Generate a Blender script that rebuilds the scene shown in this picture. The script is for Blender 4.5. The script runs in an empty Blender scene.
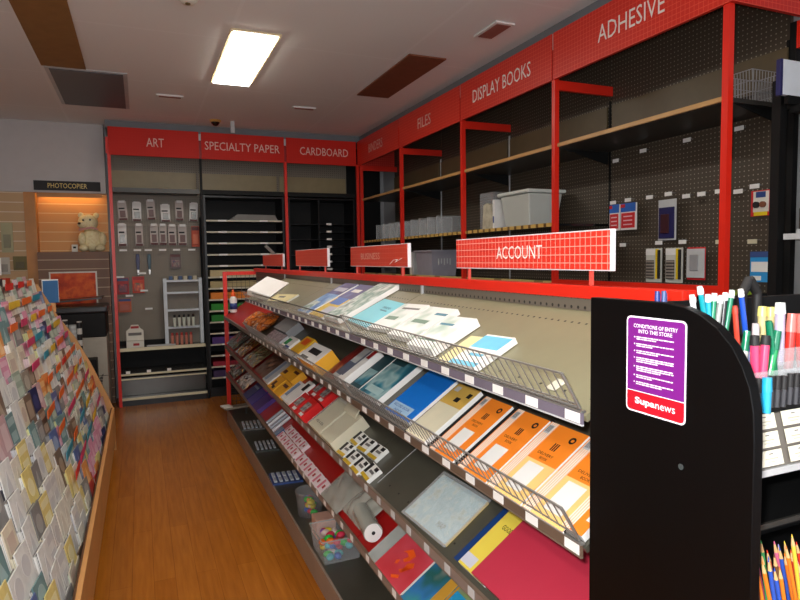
import bpy, math, random
from math import sin, cos, pi, radians, tan, atan2, hypot
from mathutils import Matrix, Vector
random.seed(7)
S = bpy.context.scene
COL = S.collection

# ------------------------------------------------------------------ materials
_M = {}
def lin(c):
    return tuple(((v/255)/12.92 if v/255 <= .04045 else (((v/255)+.055)/1.055)**2.4) for v in c)

def mat(name, rgb=(128, 128, 128), rough=.5, metal=0., spec=.5, emit=0., alpha=1., var=.06, coat=0., vs=12., trans=0.):
    if name in _M: return _M[name]
    m = bpy.data.materials.new(name); m.use_nodes = True
    nt = m.node_tree; b = nt.nodes['Principled BSDF']
    l = lin(rgb)
    b.inputs['Roughness'].default_value = rough
    b.inputs['Metallic'].default_value = metal
    b.inputs['Specular IOR Level'].default_value = spec
    b.inputs['Alpha'].default_value = alpha
    b.inputs['Coat Weight'].default_value = coat
    b.inputs['Transmission Weight'].default_value = trans
    if var > 0:
        tc = nt.nodes.new('ShaderNodeTexCoord'); n = nt.nodes.new('ShaderNodeTexNoise')
        n.inputs['Scale'].default_value = vs; n.inputs['Detail'].default_value = 4
        r = nt.nodes.new('ShaderNodeValToRGB')
        r.color_ramp.elements[0].position = .3; r.color_ramp.elements[1].position = .7
        r.color_ramp.elements[0].color = tuple(min(1, v*(1-var)) for v in l)+(1,)
        r.color_ramp.elements[1].color = tuple(min(1, v*(1+var)) for v in l)+(1,)
        nt.links.new(tc.outputs['Object'], n.inputs['Vector'])
        nt.links.new(n.outputs['Fac'], r.inputs['Fac'])
        nt.links.new(r.outputs['Color'], b.inputs['Base Color'])
    else:
        b.inputs['Base Color'].default_value = l+(1,)
    if emit:
        b.inputs['Emission Color'].default_value = l+(1,)
        b.inputs['Emission Strength'].default_value = emit
    _M[name] = m
    return m

def math_node(nt, op, a, b=None):
    n = nt.nodes.new('ShaderNodeMath'); n.operation = op
    for i, v in enumerate((a, b)):
        if v is None: continue
        if isinstance(v, (int, float)): n.inputs[i].default_value = v
        else: nt.links.new(v, n.inputs[i])
    return n.outputs[0]

def grid_mat(name, base, line, ax, pitch, width, rough=.4, off=(0, 0), spec=.5, mix=1.0, dots=False, metal=0., coat=0.):
    """square grid of lines (or round dots) over two axes of the object's own coordinates"""
    if name in _M: return _M[name]
    m = bpy.data.materials.new(name); m.use_nodes = True
    nt = m.node_tree; b = nt.nodes['Principled BSDF']
    tc = nt.nodes.new('ShaderNodeTexCoord'); sp = nt.nodes.new('ShaderNodeSeparateXYZ')
    nt.links.new(tc.outputs['Object'], sp.inputs[0])
    vals = []
    for i, a in enumerate(ax):
        p = pitch[i]
        v = math_node(nt, 'ADD', sp.outputs['XYZ'.index(a)], 100*p+off[i])
        v = math_node(nt, 'DIVIDE', v, p)
        v = math_node(nt, 'FRACT', v)
        v = math_node(nt, 'SUBTRACT', v, .5)
        v = math_node(nt, 'ABSOLUTE', v)
        vals.append((v, p))
    if dots:
        a = math_node(nt, 'MULTIPLY', vals[0][0], vals[0][0]); c = math_node(nt, 'MULTIPLY', vals[1][0], vals[1][0])
        d = math_node(nt, 'SQRT', math_node(nt, 'ADD', a, c))
        f = math_node(nt, 'LESS_THAN', d, width/pitch[0])
    else:
        fs = [math_node(nt, 'GREATER_THAN', v, .5-width/(2*p)) for v, p in vals]
        f = fs[0] if len(fs) == 1 else math_node(nt, 'MAXIMUM', fs[0], fs[1])
    f = math_node(nt, 'MULTIPLY', f, mix)
    mx = nt.nodes.new('ShaderNodeMix'); mx.data_type = 'RGBA'
    mx.inputs[6].default_value = lin(base)+(1,); mx.inputs[7].default_value = lin(line)+(1,)
    nt.links.new(f, mx.inputs[0]); nt.links.new(mx.outputs[2], b.inputs['Base Color'])
    b.inputs['Roughness'].default_value = rough; b.inputs['Specular IOR Level'].default_value = spec
    b.inputs['Metallic'].default_value = metal; b.inputs['Coat Weight'].default_value = coat
    _M[name] = m
    return m

def floor_mat():
    m = bpy.data.materials.new('laminate_floor'); m.use_nodes = True
    nt = m.node_tree; b = nt.nodes['Principled BSDF']
    tc = nt.nodes.new('ShaderNodeTexCoord'); mp = nt.nodes.new('ShaderNodeMapping')
    mp.inputs['Rotation'].default_value = (0, 0, pi/2)
    nt.links.new(tc.outputs['Object'], mp.inputs[0])
    br = nt.nodes.new('ShaderNodeTexBrick')
    br.inputs['Color1'].default_value = lin((168, 98, 24))+(1,); br.inputs['Color2'].default_value = lin((180, 108, 30))+(1,)
    br.inputs['Mortar'].default_value = lin((146, 82, 18))+(1,)
    br.inputs['Scale'].default_value = 1; br.inputs['Mortar Size'].default_value = .0012
    br.inputs['Brick Width'].default_value = 1.2; br.inputs['Row Height'].default_value = .095
    nt.links.new(mp.outputs[0], br.inputs['Vector'])
    m2 = nt.nodes.new('ShaderNodeMapping'); m2.inputs['Scale'].default_value = (22, 1.6, 1)
    nt.links.new(tc.outputs['Object'], m2.inputs[0])
    n = nt.nodes.new('ShaderNodeTexNoise'); n.inputs['Scale'].default_value = 2.2; n.inputs['Detail'].default_value = 6
    nt.links.new(m2.outputs[0], n.inputs['Vector'])
    r = nt.nodes.new('ShaderNodeValToRGB'); r.color_ramp.elements[0].position = .3; r.color_ramp.elements[1].position = .75
    r.color_ramp.elements[0].color = (.74, .70, .66, 1); r.color_ramp.elements[1].color = (1.0, 1.0, 1.0, 1)
    nt.links.new(n.outputs['Fac'], r.inputs['Fac'])
    mx = nt.nodes.new('ShaderNodeMix'); mx.data_type = 'RGBA'; mx.blend_type = 'MULTIPLY'; mx.inputs[0].default_value = 1
    nt.links.new(br.outputs['Color'], mx.inputs[6]); nt.links.new(r.outputs['Color'], mx.inputs[7])
    nt.links.new(mx.outputs[2], b.inputs['Base Color'])
    b.inputs['Roughness'].default_value = .27; b.inputs['Specular IOR Level'].default_value = .4
    return m

def blotch_mat(name, cols, scale=10, rough=.4, detail=2, coat=0., alpha=1.):
    if name in _M: return _M[name]
    m = bpy.data.materials.new(name); m.use_nodes = True
    nt = m.node_tree; b = nt.nodes['Principled BSDF']
    tc = nt.nodes.new('ShaderNodeTexCoord'); n = nt.nodes.new('ShaderNodeTexNoise')
    n.inputs['Scale'].default_value = scale; n.inputs['Detail'].default_value = detail
    r = nt.nodes.new('ShaderNodeValToRGB'); cr = r.color_ramp
    k = len(cols)
    for i, c in enumerate(cols):
        p = .34+.34*i/(k-1)
        e = cr.elements[i] if i < 2 and i < len(cr.elements) else cr.elements.new(p)
        e.position = p; e.color = lin(c)+(1,)
    nt.links.new(tc.outputs['Object'], n.inputs['Vector']); nt.links.new(n.outputs['Fac'], r.inputs['Fac'])
    nt.links.new(r.outputs['Color'], b.inputs['Base Color'])
    b.inputs['Roughness'].default_value = rough; b.inputs['Coat Weight'].default_value = coat; b.inputs['Alpha'].default_value = alpha
    _M[name] = m
    return m

def strip_mat(name, cols, ax, period, rough=.45):
    """regular coloured bands along one axis"""
    if name in _M: return _M[name]
    m = bpy.data.materials.new(name); m.use_nodes = True
    nt = m.node_tree; b = nt.nodes['Principled BSDF']
    tc = nt.nodes.new('ShaderNodeTexCoord'); sp = nt.nodes.new('ShaderNodeSeparateXYZ')
    nt.links.new(tc.outputs['Object'], sp.inputs[0])
    v = math_node(nt, 'FRACT', math_node(nt, 'DIVIDE', math_node(nt, 'ADD', sp.outputs['XYZ'.index(ax)], 50*period), period))
    r = nt.nodes.new('ShaderNodeValToRGB'); cr = r.color_ramp; cr.interpolation = 'CONSTANT'
    for i, c in enumerate(cols):
        p = i/len(cols)
        e = cr.elements[i] if i < 2 else cr.elements.new(p)
        e.position = p; e.color = lin(c)+(1,)
    nt.links.new(v, r.inputs['Fac']); nt.links.new(r.outputs['Color'], b.inputs['Base Color'])
    b.inputs['Roughness'].default_value = rough
    _M[name] = m
    return m

RED = mat('red_powder_coat', (226, 40, 22), .35, var=.03)
REDD = mat('deep_red_panel', (150, 14, 16), .5, var=.05)
BLACK = mat('black_laminate', (9, 9, 10), .3, spec=.4, var=.1)
BLKM = mat('matt_black', (10, 10, 10), .6, spec=.3, var=.1)
DKMET = mat('dark_shelf_metal', (62, 60, 56), .38, metal=.3)
DKSH = mat('dark_shelf_enamel', (76, 74, 64), .32)
BEIGE = mat('beige_shelf_enamel', (128, 124, 98), .42, var=.05)
STEEL = mat('chromed_wire', (150, 148, 144), .3, metal=.6, var=.02)
TAUPE = mat('taupe_metal_edge', (128, 112, 96), .4, metal=.2)
WHITE = mat('white_paper', (236, 234, 230), .55, var=.02)
OFFW = mat('off_white_card', (222, 218, 205), .6, var=.03)
CREAM = mat('cream_paper', (226, 214, 160), .6, var=.04)
GREYP = mat('grey_plastic', (150, 150, 152), .45)
LGREY = mat('light_grey_plastic', (196, 198, 198), .4)
WOOD = mat('tan_wood_edge', (196, 150, 92), .4, var=.12, vs=6)
OAK = mat('golden_wood', (190, 128, 62), .45, var=.14, vs=5)
CLEAR = mat('clear_plastic_film', (235, 238, 240), .08, alpha=.22, var=0)
CLEAR2 = mat('frosted_clear_plastic', (205, 212, 208), .2, alpha=.4, var=0)
INK = mat('black_ink', (24, 22, 22), .6, var=0)
SIGNW = mat('white_sign_ink', (245, 238, 232), .5, var=0)
TICKET = mat('white_price_ticket', (238, 236, 232), .5, var=.02)

# ------------------------------------------------------------------ mesh builder
I4 = Matrix.Identity(4)
class MB:
    def __init__(s, T=I4):
        s.v = []; s.f = []; s.m = []; s.sm = []; s.mats = []; s.T = T
    def mi(s, m):
        if m not in s.mats: s.mats.append(m)
        return s.mats.index(m)
    def add(s, vs, fs, m, smooth=False):
        o = len(s.v); k = s.mi(m)
        for p in vs: s.v.append(s.T @ Vector(p))
        for f in fs:
            s.f.append([o+i for i in f]); s.m.append(k); s.sm.append(smooth)
        return s
    def box(s, x0, x1, y0, y1, z0, z1, m):
        return s.add([(x0,y0,z0),(x1,y0,z0),(x1,y1,z0),(x0,y1,z0),(x0,y0,z1),(x1,y0,z1),(x1,y1,z1),(x0,y1,z1)],
              [(0,3,2,1),(4,5,6,7),(0,1,5,4),(1,2,6,5),(2,3,7,6),(3,0,4,7)], m)
    def taper(s, x0, x1, y0, y1, z0, z1, d, m, top=True):
        """box whose bottom is smaller by d on every side"""
        return s.add([(x0+d,y0+d,z0),(x1-d,y0+d,z0),(x1-d,y1-d,z0),(x0+d,y1-d,z0),(x0,y0,z1),(x1,y0,z1),(x1,y1,z1),(x0,y1,z1)],
              [(0,3,2,1)]+([(4,5,6,7)] if top else [])+[(0,1,5,4),(1,2,6,5),(2,3,7,6),(3,0,4,7)], m)
    def cyl(s, p0, p1, r, m, n=12, r1=None, caps=True):
        p0 = Vector(p0); p1 = Vector(p1); d = (p1-p0).normalized()
        a = d.orthogonal().normalized(); b = d.cross(a); r1 = r if r1 is None else r1
        vs = []
        for p, q in ((p0, r), (p1, r1)):
            for i in range(n):
                t = 2*pi*i/n; vs.append(p+(a*cos(t)+b*sin(t))*q)
        s.add(vs, [(i, (i+1) % n, n+(i+1) % n, n+i) for i in range(n)], m, True)
        if caps: s.add(vs, [tuple(reversed(range(n))), tuple(range(n, 2*n))], m)
        return s
    def tube(s, pts, r, m, n=6):
        for a, b in zip(pts, pts[1:]): s.cyl(a, b, r, m, n)
        return s
    def prism(s, poly, h0, h1, m, axis='Z'):
        """polygon extruded between h0 and h1 along an axis (poly in the two other axes, in XYZ order)"""
        def P(a, b, h): return {'X': (h, a, b), 'Y': (a, h, b), 'Z': (a, b, h)}[axis]
        n = len(poly)
        vs = [P(a, b, h0) for a, b in poly]+[P(a, b, h1) for a, b in poly]
        return s.add(vs, [tuple(reversed(range(n))), tuple(range(n, 2*n))]+[(i, (i+1) % n, n+(i+1) % n, n+i) for i in range(n)], m)
    def lathe(s, prof, m, n=16, c=(0, 0, 0)):
        k = len(prof); vs = []
        for i in range(n):
            t = 2*pi*i/n
            for r, z in prof: vs.append((c[0]+r*cos(t), c[1]+r*sin(t), c[2]+z))
        fs = [(i*k+j, ((i+1) % n)*k+j, ((i+1) % n)*k+j+1, i*k+j+1) for i in range(n) for j in range(k-1)]
        return s.add(vs, fs, m, True)
    def blob(s, c, rx, ry, rz, m, n=12, k=8, jit=0., rnd=None):
        prof = []; vs = []; fs = []
        for j in range(k+1):
            ph = -pi/2+pi*j/k
            for i in range(n):
                t = 2*pi*i/n
                q = 1+(rnd.uniform(-jit, jit) if rnd and 0 < j < k else 0)
                vs.append((c[0]+rx*cos(ph)*cos(t)*q, c[1]+ry*cos(ph)*sin(t)*q, c[2]+rz*sin(ph)*q))
        for j in range(k):
            for i in range(n): fs.append((j*n+i, j*n+(i+1) % n, (j+1)*n+(i+1) % n, (j+1)*n+i))
        return s.add(vs, fs, m, True)
    def mesh(s, name, M=None):
        me = bpy.data.meshes.new(name)
        Mi = M.inverted() if M is not None else I4
        me.from_pydata([Mi @ v for v in s.v], [], s.f)
        for m in s.mats: me.materials.append(m)
        me.polygons.foreach_set('material_index', s.m); me.polygons.foreach_set('use_smooth', s.sm)
        me.validate(); me.update()
        return me
    def build(s, name, parent=None, world=False, loc=None, bev=0.):
        """world=True: coordinates are world ones, re-expressed relative to the parent or to loc"""
        M = None
        if parent is not None and world: M = WM[parent.name]
        if parent is None and loc is not None: M = Matrix.Translation(loc)
        o = bpy.data.objects.new(name, s.mesh(name, M)); COL.objects.link(o)
        if parent is not None: o.parent = parent
        elif loc is not None: o.location = loc
        WM[o.name] = (WM[parent.name] if parent is not None else (Matrix.Translation(loc) if loc is not None else I4))
        if bev:
            b = o.modifiers.new('soft_edges', 'BEVEL'); b.width = bev; b.segments = 2; b.limit_method = 'ANGLE'
        return o
WM = {}

def tag(o, label, cat, group=None, kind=None):
    o['label'] = label; o['category'] = cat
    if group: o['group'] = group
    if kind: o['kind'] = kind
    return o
def thing(name, label, cat, M=None, group=None, loc=None):
    o = bpy.data.objects.new(name, None); COL.objects.link(o); o.empty_display_size = .05
    if loc is not None: M = Matrix.Translation(loc)
    o.matrix_world = M; WM[o.name] = M.copy()
    return tag(o, label, cat, group)
def struct(o): o['kind'] = 'structure'; return o

def frame(o, ex, ey):
    ex = Vector(ex).normalized(); ey = Vector(ey).normalized(); ez = ex.cross(ey)
    M = Matrix((ex, ey, ez)).transposed().to_4x4(); M.translation = Vector(o)
    return M
def FW(x, y, z): return frame((x, y, z), (0, -1, 0), (0, 0, 1))     # faces -X, local x runs towards the camera end
def FB(x, y, z): return frame((x, y, z), (1, 0, 0), (0, 0, 1))      # faces -Y
SH = {'S1': (1.221, 26.5), 'S2': (.984, 34), 'S3': (.71, 34), 'S4': (.455, 34)}
def FS(sh, y, s=0., h=0.0015, rot=0., x0=.70):                      # on a sloping gondola shelf
    z0, a = SH[sh]; a = radians(a)
    ey = Vector((cos(a), 0, sin(a))); n = Vector((-sin(a), 0, cos(a)))
    M = frame(Vector((x0, y, z0))+ey*s+n*h, (0, -1, 0), ey)
    return M @ Matrix.Rotation(radians(rot), 4, 'Z')

def text(s, w, T, m, parent, h=None, name='lettering', align='C', world=False, bold=False, hmax=None):
    cu = bpy.data.curves.new('t', 'FONT'); cu.body = s; cu.resolution_u = 2
    if bold: cu.offset = bold if isinstance(bold, float) else .012
    to = bpy.data.objects.new('t', cu); COL.objects.link(to)
    me = bpy.data.meshes.new_from_object(to.evaluated_get(bpy.context.evaluated_depsgraph_get()))
    bpy.data.objects.remove(to); bpy.data.curves.remove(cu)
    xs = [v.co.x for v in me.vertices]; ys = [v.co.y for v in me.vertices]
    x0, x1, y0, y1 = min(xs), max(xs), min(ys), max(ys)
    kx = w/(x1-x0); ky = (h/(y1-y0)) if h else kx
    Mp = WM[parent.name] if (parent is not None and world) else I4
    for v in me.vertices:
        p = Vector(((v.co.x-(x0+x1)/2)*kx, (v.co.y-(y0+y1)/2)*ky, 0))
        v.co = Mp.inverted() @ (T @ p)
    me.materials.clear(); me.materials.append(m)
    me.name = name
    o = bpy.data.objects.new(name, me); COL.objects.link(o); o.parent = parent
    WM[o.name] = WM[parent.name]
    return o
def at(T, x, y, z=0.): return T @ Matrix.Translation((x, y, z))

ORD = ['', 'first', 'second', 'third', 'fourth', 'fifth', 'sixth', 'seventh', 'eighth', 'ninth', 'tenth', 'eleventh', 'twelfth',
       'thirteenth', 'fourteenth', 'fifteenth', 'sixteenth', 'seventeenth', 'eighteenth', 'nineteenth', 'twentieth', 'twenty-first',
       'twenty-second', 'twenty-third', 'twenty-fourth', 'twenty-fifth', 'twenty-sixth', 'twenty-seventh', 'twenty-eighth',
       'twenty-ninth', 'thirtieth', 'thirty-first', 'thirty-second']

# ------------------------------------------------------------------ camera
f_px = 607.283; yw, pt, rl = radians(23.08534), radians(3.932976), radians(-.89624)
CAMZ = 1.5
fwd = Vector((sin(yw), cos(yw), 0)); rt = Vector((cos(yw), -sin(yw), 0)); up = Vector((0, 0, 1))
F = fwd*cos(pt)-up*sin(pt); U = up*cos(pt)+fwd*sin(pt)
R3 = rt*cos(rl)+U*sin(rl); U3 = U*cos(rl)-rt*sin(rl)
cam = bpy.data.cameras.new('camera'); co = bpy.data.objects.new('camera', cam); COL.objects.link(co)
cam.sensor_width = 36; cam.lens = 36*f_px/800; cam.clip_start = .02
Mc = Matrix((R3, U3, -F)).transposed().to_4x4(); Mc.translation = (0, 0, CAMZ)
co.matrix_world = Mc; S.camera = co

# ------------------------------------------------------------------ room shell
ZC = 2.95; YB = 7.36; XR = 2.93; XL = -2.3; YF = -2.6
FLOOR = floor_mat()
GREYW = mat('pale_grey_paint', (176, 178, 180), .7, var=.02, vs=3)
CEIL = grid_mat('white_ceiling_tiles', (242, 240, 237), (250, 249, 247), 'XY', (1.2, 1.19), .022, rough=.8, off=(.61, .565), spec=.2, mix=.5)
struct(MB().box(XL, XR, YF, YB, -.05, 0, FLOOR).build('floor'))
struct(MB().box(XL, XR, YF, YB, ZC, ZC+.05, CEIL).build('ceiling'))
struct(MB().box(XL, XR, YB, YB+.08, 0, ZC, GREYW).build('wall_back'))
struct(MB().box(XR, XR+.08, YF, YB, 0, ZC, GREYW).build('wall_right'))
struct(MB().box(XL-.08, XL, YF, YB, 0, ZC, GREYW).build('wall_left'))
struct(MB().box(XL, XR, YF-.08, YF, 0, ZC, GREYW).build('wall_front'))
BULK = mat('grey_bulkhead_paint', (120, 124, 128), .6, var=.02)
struct(MB().box(2.46, XR-.001, YF+.001, YB-.001, 2.873, ZC-.001, BULK).build('trim_1'))
struct(MB().box(-.27, 2.459, 6.93, YB-.001, 2.873, ZC-.001, BULK).build('trim_2'))
# bulkhead over the photocopier corner
struct(MB().box(XL+.001, -.30, 7.20, YB-.001, 2.232, ZC-.001, mat('grey_upper_wall', (196, 192, 190), .7, var=.02)).build('trim_3'))

SLAT_T = grid_mat('tan_slatwall', (196, 160, 116), (226, 208, 178), 'Z', (.098,), .009, rough=.5, off=(.03,))
SLAT_D = grid_mat('brown_slatwall', (118, 84, 62), (186, 160, 130), 'Z', (.098,), .009, rough=.5, off=(.03,))
SLAT_O = grid_mat('golden_slatwall', (214, 150, 80), (232, 196, 140), 'Z', (.098,), .008, rough=.5, off=(.03,))
struct(MB().box(XL+.01, -1.06, 7.22, YB-.002, 0, 2.231, SLAT_T).build('wall_slatted_left'))
struct(MB().box(-.955, -.30, 7.335, YB-.002, 1.62, 2.231, SLAT_O).build('wall_niche'))
struct(MB().box(-.955, -.30, 7.13, YB-.002, 0, 1.619, SLAT_D).build('wall_slatted_low'))
struct(MB().box(-1.059, -.956, 7.205, YB-.002, 0, 2.231, OAK).build('trim_4'))

# ------------------------------------------------------------------ ceiling fittings
def luminaire(x, y, label, w=.28, l=1.17, e=14):
    t = thing('ceiling_light', label, 'light', loc=(x, y, ZC-.002), group=None)
    MB().box(-w/2-.02, w/2+.02, -l/2-.02, l/2+.02, -.012, 0, mat('cream_light_trim', (220, 200, 160), .5)).build('trim_frame', t)
    MB().box(-w/2, w/2, -l/2, l/2, -.02, -.0125, mat('glowing_diffuser', (255, 248, 236), .5, emit=e, var=0)).build('diffuser', t)
    return t
luminaire(.74, 4.585, 'long bright fluorescent panel light recessed in the ceiling', e=13)
BRP = mat('brown_ceiling_panel', (128, 74, 48), .7, var=.08)
TANP = mat('tan_ceiling_panel', (150, 108, 58), .7, var=.08)
def cpanel(name, x0, x1, y0, y1, m, label, cat):
    o = MB().box(x0, x1, y0, y1, ZC-.012, ZC-.002, m)
    ob = o.build(name, loc=((x0+x1)/2, (y0+y1)/2, ZC-.002))
    return tag(ob, label, cat)
cpanel('ceiling_panel', 1.82, 2.115, 4.03, 5.165, BRP, 'dark brown oblong panel in the ceiling near the red header signs', 'ceiling panel')
cpanel('ceiling_panel', -.60, -.31, 3.86, 5.17, TANP, 'tan brown oblong panel in the ceiling at upper left', 'ceiling panel')
t = thing('ceiling_air_grille', 'grey square air grille in the ceiling beside the tan panel', 'vent', loc=(-.30, 5.78, ZC-.002))
MB().box(-.29, .27, -.58, .58, -.006, 0, LGREY).build('frame', t)
MB().box(-.26, .24, -.55, .55, -.012, -.0065, strip_mat('grille_slats', [(104, 110, 116), (84, 90, 96)], 'Y', .03)).build('slats', t)
def vent(x, y, w, l, label):
    t = thing('ceiling_diffuser', label, 'vent', loc=(x, y, ZC-.002))
    MB().box(-w/2, w/2, -l/2, l/2, -.012, 0, WHITE).build('frame', t, bev=.003)
    MB().box(-w/2+.02, w/2-.02, -l/2+.02, l/2-.02, -.016, -.0125, mat('vent_slot_brown', (150, 96, 84), .6)).build('slot', t)  # slot in one flat reddish brown
vent(.30, 5.76, .22, .07, 'small white slot vent in the ceiling, left of the two above the ART bays')
vent(1.50, 5.78, .22, .07, 'small white slot vent in the ceiling left of the dark brown panel')
vent(2.14, 3.42, .14, .27, 'white rimmed slot vent in the ceiling by the DISPLAY BOOKS sign')
t = thing('smoke_detector', 'round cream smoke detector on the ceiling at the top edge', 'smoke detector', loc=(.30, 3.60, ZC))
MB().lathe([(0, -.04), (.035, -.04), (.05, -.025), (.055, -.001)], OFFW, 20).build('body', t)
MB().lathe([(0, -.047), (.014, -.046), (.014, -.0405)], mat('dark_gold', (96, 72, 30), .4), 14).build('sensor', t)
t = thing('dome_camera', 'small brass coloured dome camera on the ceiling above SPECIALTY PAPER', 'camera', loc=(.775, 6.60, ZC))
MB().lathe([(0, -.022), (.05, -.022), (.06, -.001)], mat('brass', (214, 176, 100), .4, metal=.3), 20).build('mount', t)
MB().lathe([(0, -.062), (.022, -.056), (.04, -.036), (.044, -.0225)], mat('smoked_dome', (18, 14, 12), .1, coat=1), 20).build('dome', t)
tag(MB().box(.925, .965, 6.58, 6.60, 2.83, ZC-.001, LGREY).build('hanging_tag', loc=(.945, 6.59, ZC)), 'small white tag hanging from the ceiling next to the dome camera', 'tag')

# ------------------------------------------------------------------ back and right wall fixtures (red frames)
PEG = grid_mat('brown_pegboard', (70, 60, 48), (150, 142, 126), 'YZ', (.0254, .0254), .0035, rough=.5, dots=True)
PEGB = grid_mat('grey_brown_pegboard', (132, 122, 106), (74, 66, 56), 'XZ', (.0254, .0254), .0042, rough=.5, dots=True)
HDR_W = grid_mat('red_header_grid_wall', (218, 42, 26), (238, 96, 70), 'YZ', (.0254, .0254), .003, rough=.38, mix=.8)
HDR_B = grid_mat('red_header_grid_back', (206, 36, 22), (210, 56, 40), 'XZ', (.0254, .0254), .002, rough=.55, mix=.5, spec=.25)
HDR_E = grid_mat('red_header_grid_end', (208, 38, 30), (232, 90, 70), 'XZ', (.0254, .0254), .003, rough=.4, mix=.8)
YFX = 6.852; XFX = 2.41
YP = [1.95, 3.163, 4.345, 5.595]
XP = [-.276, .637, 1.547]
# back fixture
bf = thing('wall_fixture', 'red framed shop fixture along the back wall with ART, SPECIALTY PAPER and CARDBOARD headers', 'shop fixture', loc=(1.07, 7.1, 0))
for x in (-.258, 1.532): MB().box(x, x+.03, YFX-.004, YFX+.03, 0, 2.60, RED).build('post', bf, world=True)
MB().box(.625, .65, YFX+.02, YFX+.045, 0, 2.60, BLKM).build('post', bf, world=True)['label'] = 'black slotted post'
for x0, x1, s, w, cx in ((-.245, .625, 'ART', .17, .195), (.65, 1.535, 'SPECIALTY PAPER', .80, 1.085), (1.56, 2.385, 'CARDBOARD', .57, 2.0)):
    h = MB().box(x0, x1, YFX-.01, YFX+.012, 2.588, 2.868, HDR_B).build('header_panel', bf, world=True)
    text(s, w, FB(cx, YFX-.0112, 2.73), mat('pale_pink_sign_ink', (232, 190, 178), .5, var=0), h, h=.088, world=True)
MB().box(-.27, -.246, YFX-.02, YFX+.012, 2.60, 2.76, RED).build('header_cap', bf, world=True)
for x in (.6265, 1.5365):
    MB().box(x, x+.022, YFX, YFX+.02, 2.59, 2.78, REDD).build('joint_strip', bf, world=True)
    MB().box(x, x+.022, YFX-.004, YFX+.016, 2.7805, 2.85, LGREY).build('joint_clip', bf, world=True)
MB().box(-.276, .636, 7.28, 7.30, .64, 2.87, PEGB).build('pegboard', bf, world=True)
MB().box(.637, 2.40, 7.28, 7.30, 2.0, 2.87, PEGB).build('pegboard', bf, world=True)
MB().box(-.276, 2.86, 7.302, 7.32, 0, 2.87, BLKM).build('back_panel', bf, world=True)
MB().box(-.26, .62, 6.90, 7.27, 2.235, 2.26, DKMET).box(-.26, .62, 6.885, 6.899, 2.222, 2.268, DKMET).build('shelf', bf, world=True)
MB().box(.652, 1.528, 6.90, 7.27, 2.235, 2.26, DKMET).box(.652, 1.528, 6.885, 6.899, 2.222, 2.268, BLKM).build('shelf', bf, world=True)
MB().box(1.564, 2.385, 6.90, 7.27, 2.235, 2.26, DKMET).box(1.564, 2.385, 6.885, 6.899, 2.222, 2.268, BLKM).build('shelf', bf, world=True)
BRS = mat('beige_back_strip', (150, 134, 98), .45)
for x0, x1 in ((-.26, .62), (.652, 1.528), (1.564, 2.385)):
    MB().box(x0, x1, 7.262, 7.279, 2.29, 2.49, BRS).build('back_strip', bf, world=True)
# bench and low shelves under ART
LIP = mat('pale_metal_lip', (200, 190, 158), .35, metal=.3)
for z, zl in ((.60, .034), (.345, .018), (.30, .012), (.085, .026)):
    d = 6.87 if z < .5 else 6.87
    MB().box(-.26, .62, d, 7.27, z-.02, z, mat('polished_dark_deck', (88, 86, 82), .22, metal=.5)).build('shelf', bf, world=True)
    MB().box(-.26, .62, d-.012, d-.0005, z-.022, z-.022+zl, LIP).build('shelf_lip', bf, world=True)
MB().box(-.26, .62, 6.88, 6.89, 0, .056, BLACK).build('kickboard', bf, world=True)
MB().box(.66, 1.52, 6.93, 6.94, 0, .10, BLACK).build('kickboard', bf, world=True)
MB().box(-.26, .62, 7.0, 7.01, .09, .278, mat('polished_dark_deck')).build('lower_panel', bf, world=True)
for k in range(3): MB().box(-.2+k*.2+.02, -.16+k*.2+.02, 6.853, 6.857, .345, .372, TICKET).build('price_ticket', bf, world=True)

# right fixture
rf = thing('wall_fixture', 'red framed shop fixture along the right wall with ADHESIVE, DISPLAY BOOKS, FILES and BINDERS headers', 'shop fixture', loc=(2.65, 4.4, 0))
for i, y in enumerate(YP):
    z0 = 1.29 if i == 0 else 0
    MB().box(XFX-.004, XFX+.028, y-.016, y+.016, z0, 2.60, RED).build('post', rf, world=True)
MB().box(XFX-.03, XFX+.0, YFX-.03, YFX+.0, 0, 2.60, RED).build('post', rf, world=True)
MB().box(XFX-.004, XFX+.028, YFX-.09, YFX-.06, 0, 2.60, RED).build('post', rf, world=True)
for y in YP[1:]+[YFX-.08]:
    MB().box(XFX+.03, 2.868, y-.012, y+.012, 2.528, 2.587, RED).build('top_bracket', rf, world=True)
for y0, y1, s, w, cy in ((1.935, 3.155, 'ADHESIVE', .47, 2.52), (3.171, 4.337, 'DISPLAY BOOKS', .75, 3.765), (4.353, 5.587, 'FILES', .27, 5.01), (5.603, 6.838, 'BINDERS', .42, 6.24)):
    h = MB().box(XFX-.012, XFX+.008, y0, y1, 2.588, 2.868, HDR_W).build('header_panel', rf, world=True)
    text(s, w, FW(XFX-.0132, cy, 2.725), SIGNW if y0 < 4 else mat('pale_pink_sign_ink'), h, h=.095, world=True)
for y in (3.163, 4.345, 5.595):
    MB().box(XFX-.006, XFX+.012, y-.007, y+.007, 2.59, 2.77, REDD).build('joint_strip', rf, world=True)
    MB().box(XFX-.008, XFX+.012, y-.0035, y+.0035, 2.7705, 2.866, LGREY).build('joint_clip', rf, world=True)
MB().box(XFX-.012, 2.90, 1.915, 1.934, 2.588, 2.868, HDR_E).build('header_panel', rf, world=True)['label'] = 'end header panel without words'
MB().box(XFX-.012, 2.90, 6.84, 6.845, 2.588, 2.868, HDR_E).build('header_panel', rf, world=True)
MB().box(2.86, 2.895, 1.945, 1.975, 0, 2.575, BLKM).build('back_post', rf, world=True)
MB().box(2.862, 2.892, 1.915, 1.944, 2.45, 2.575, RED).build('back_bracket', rf, world=True)
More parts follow.
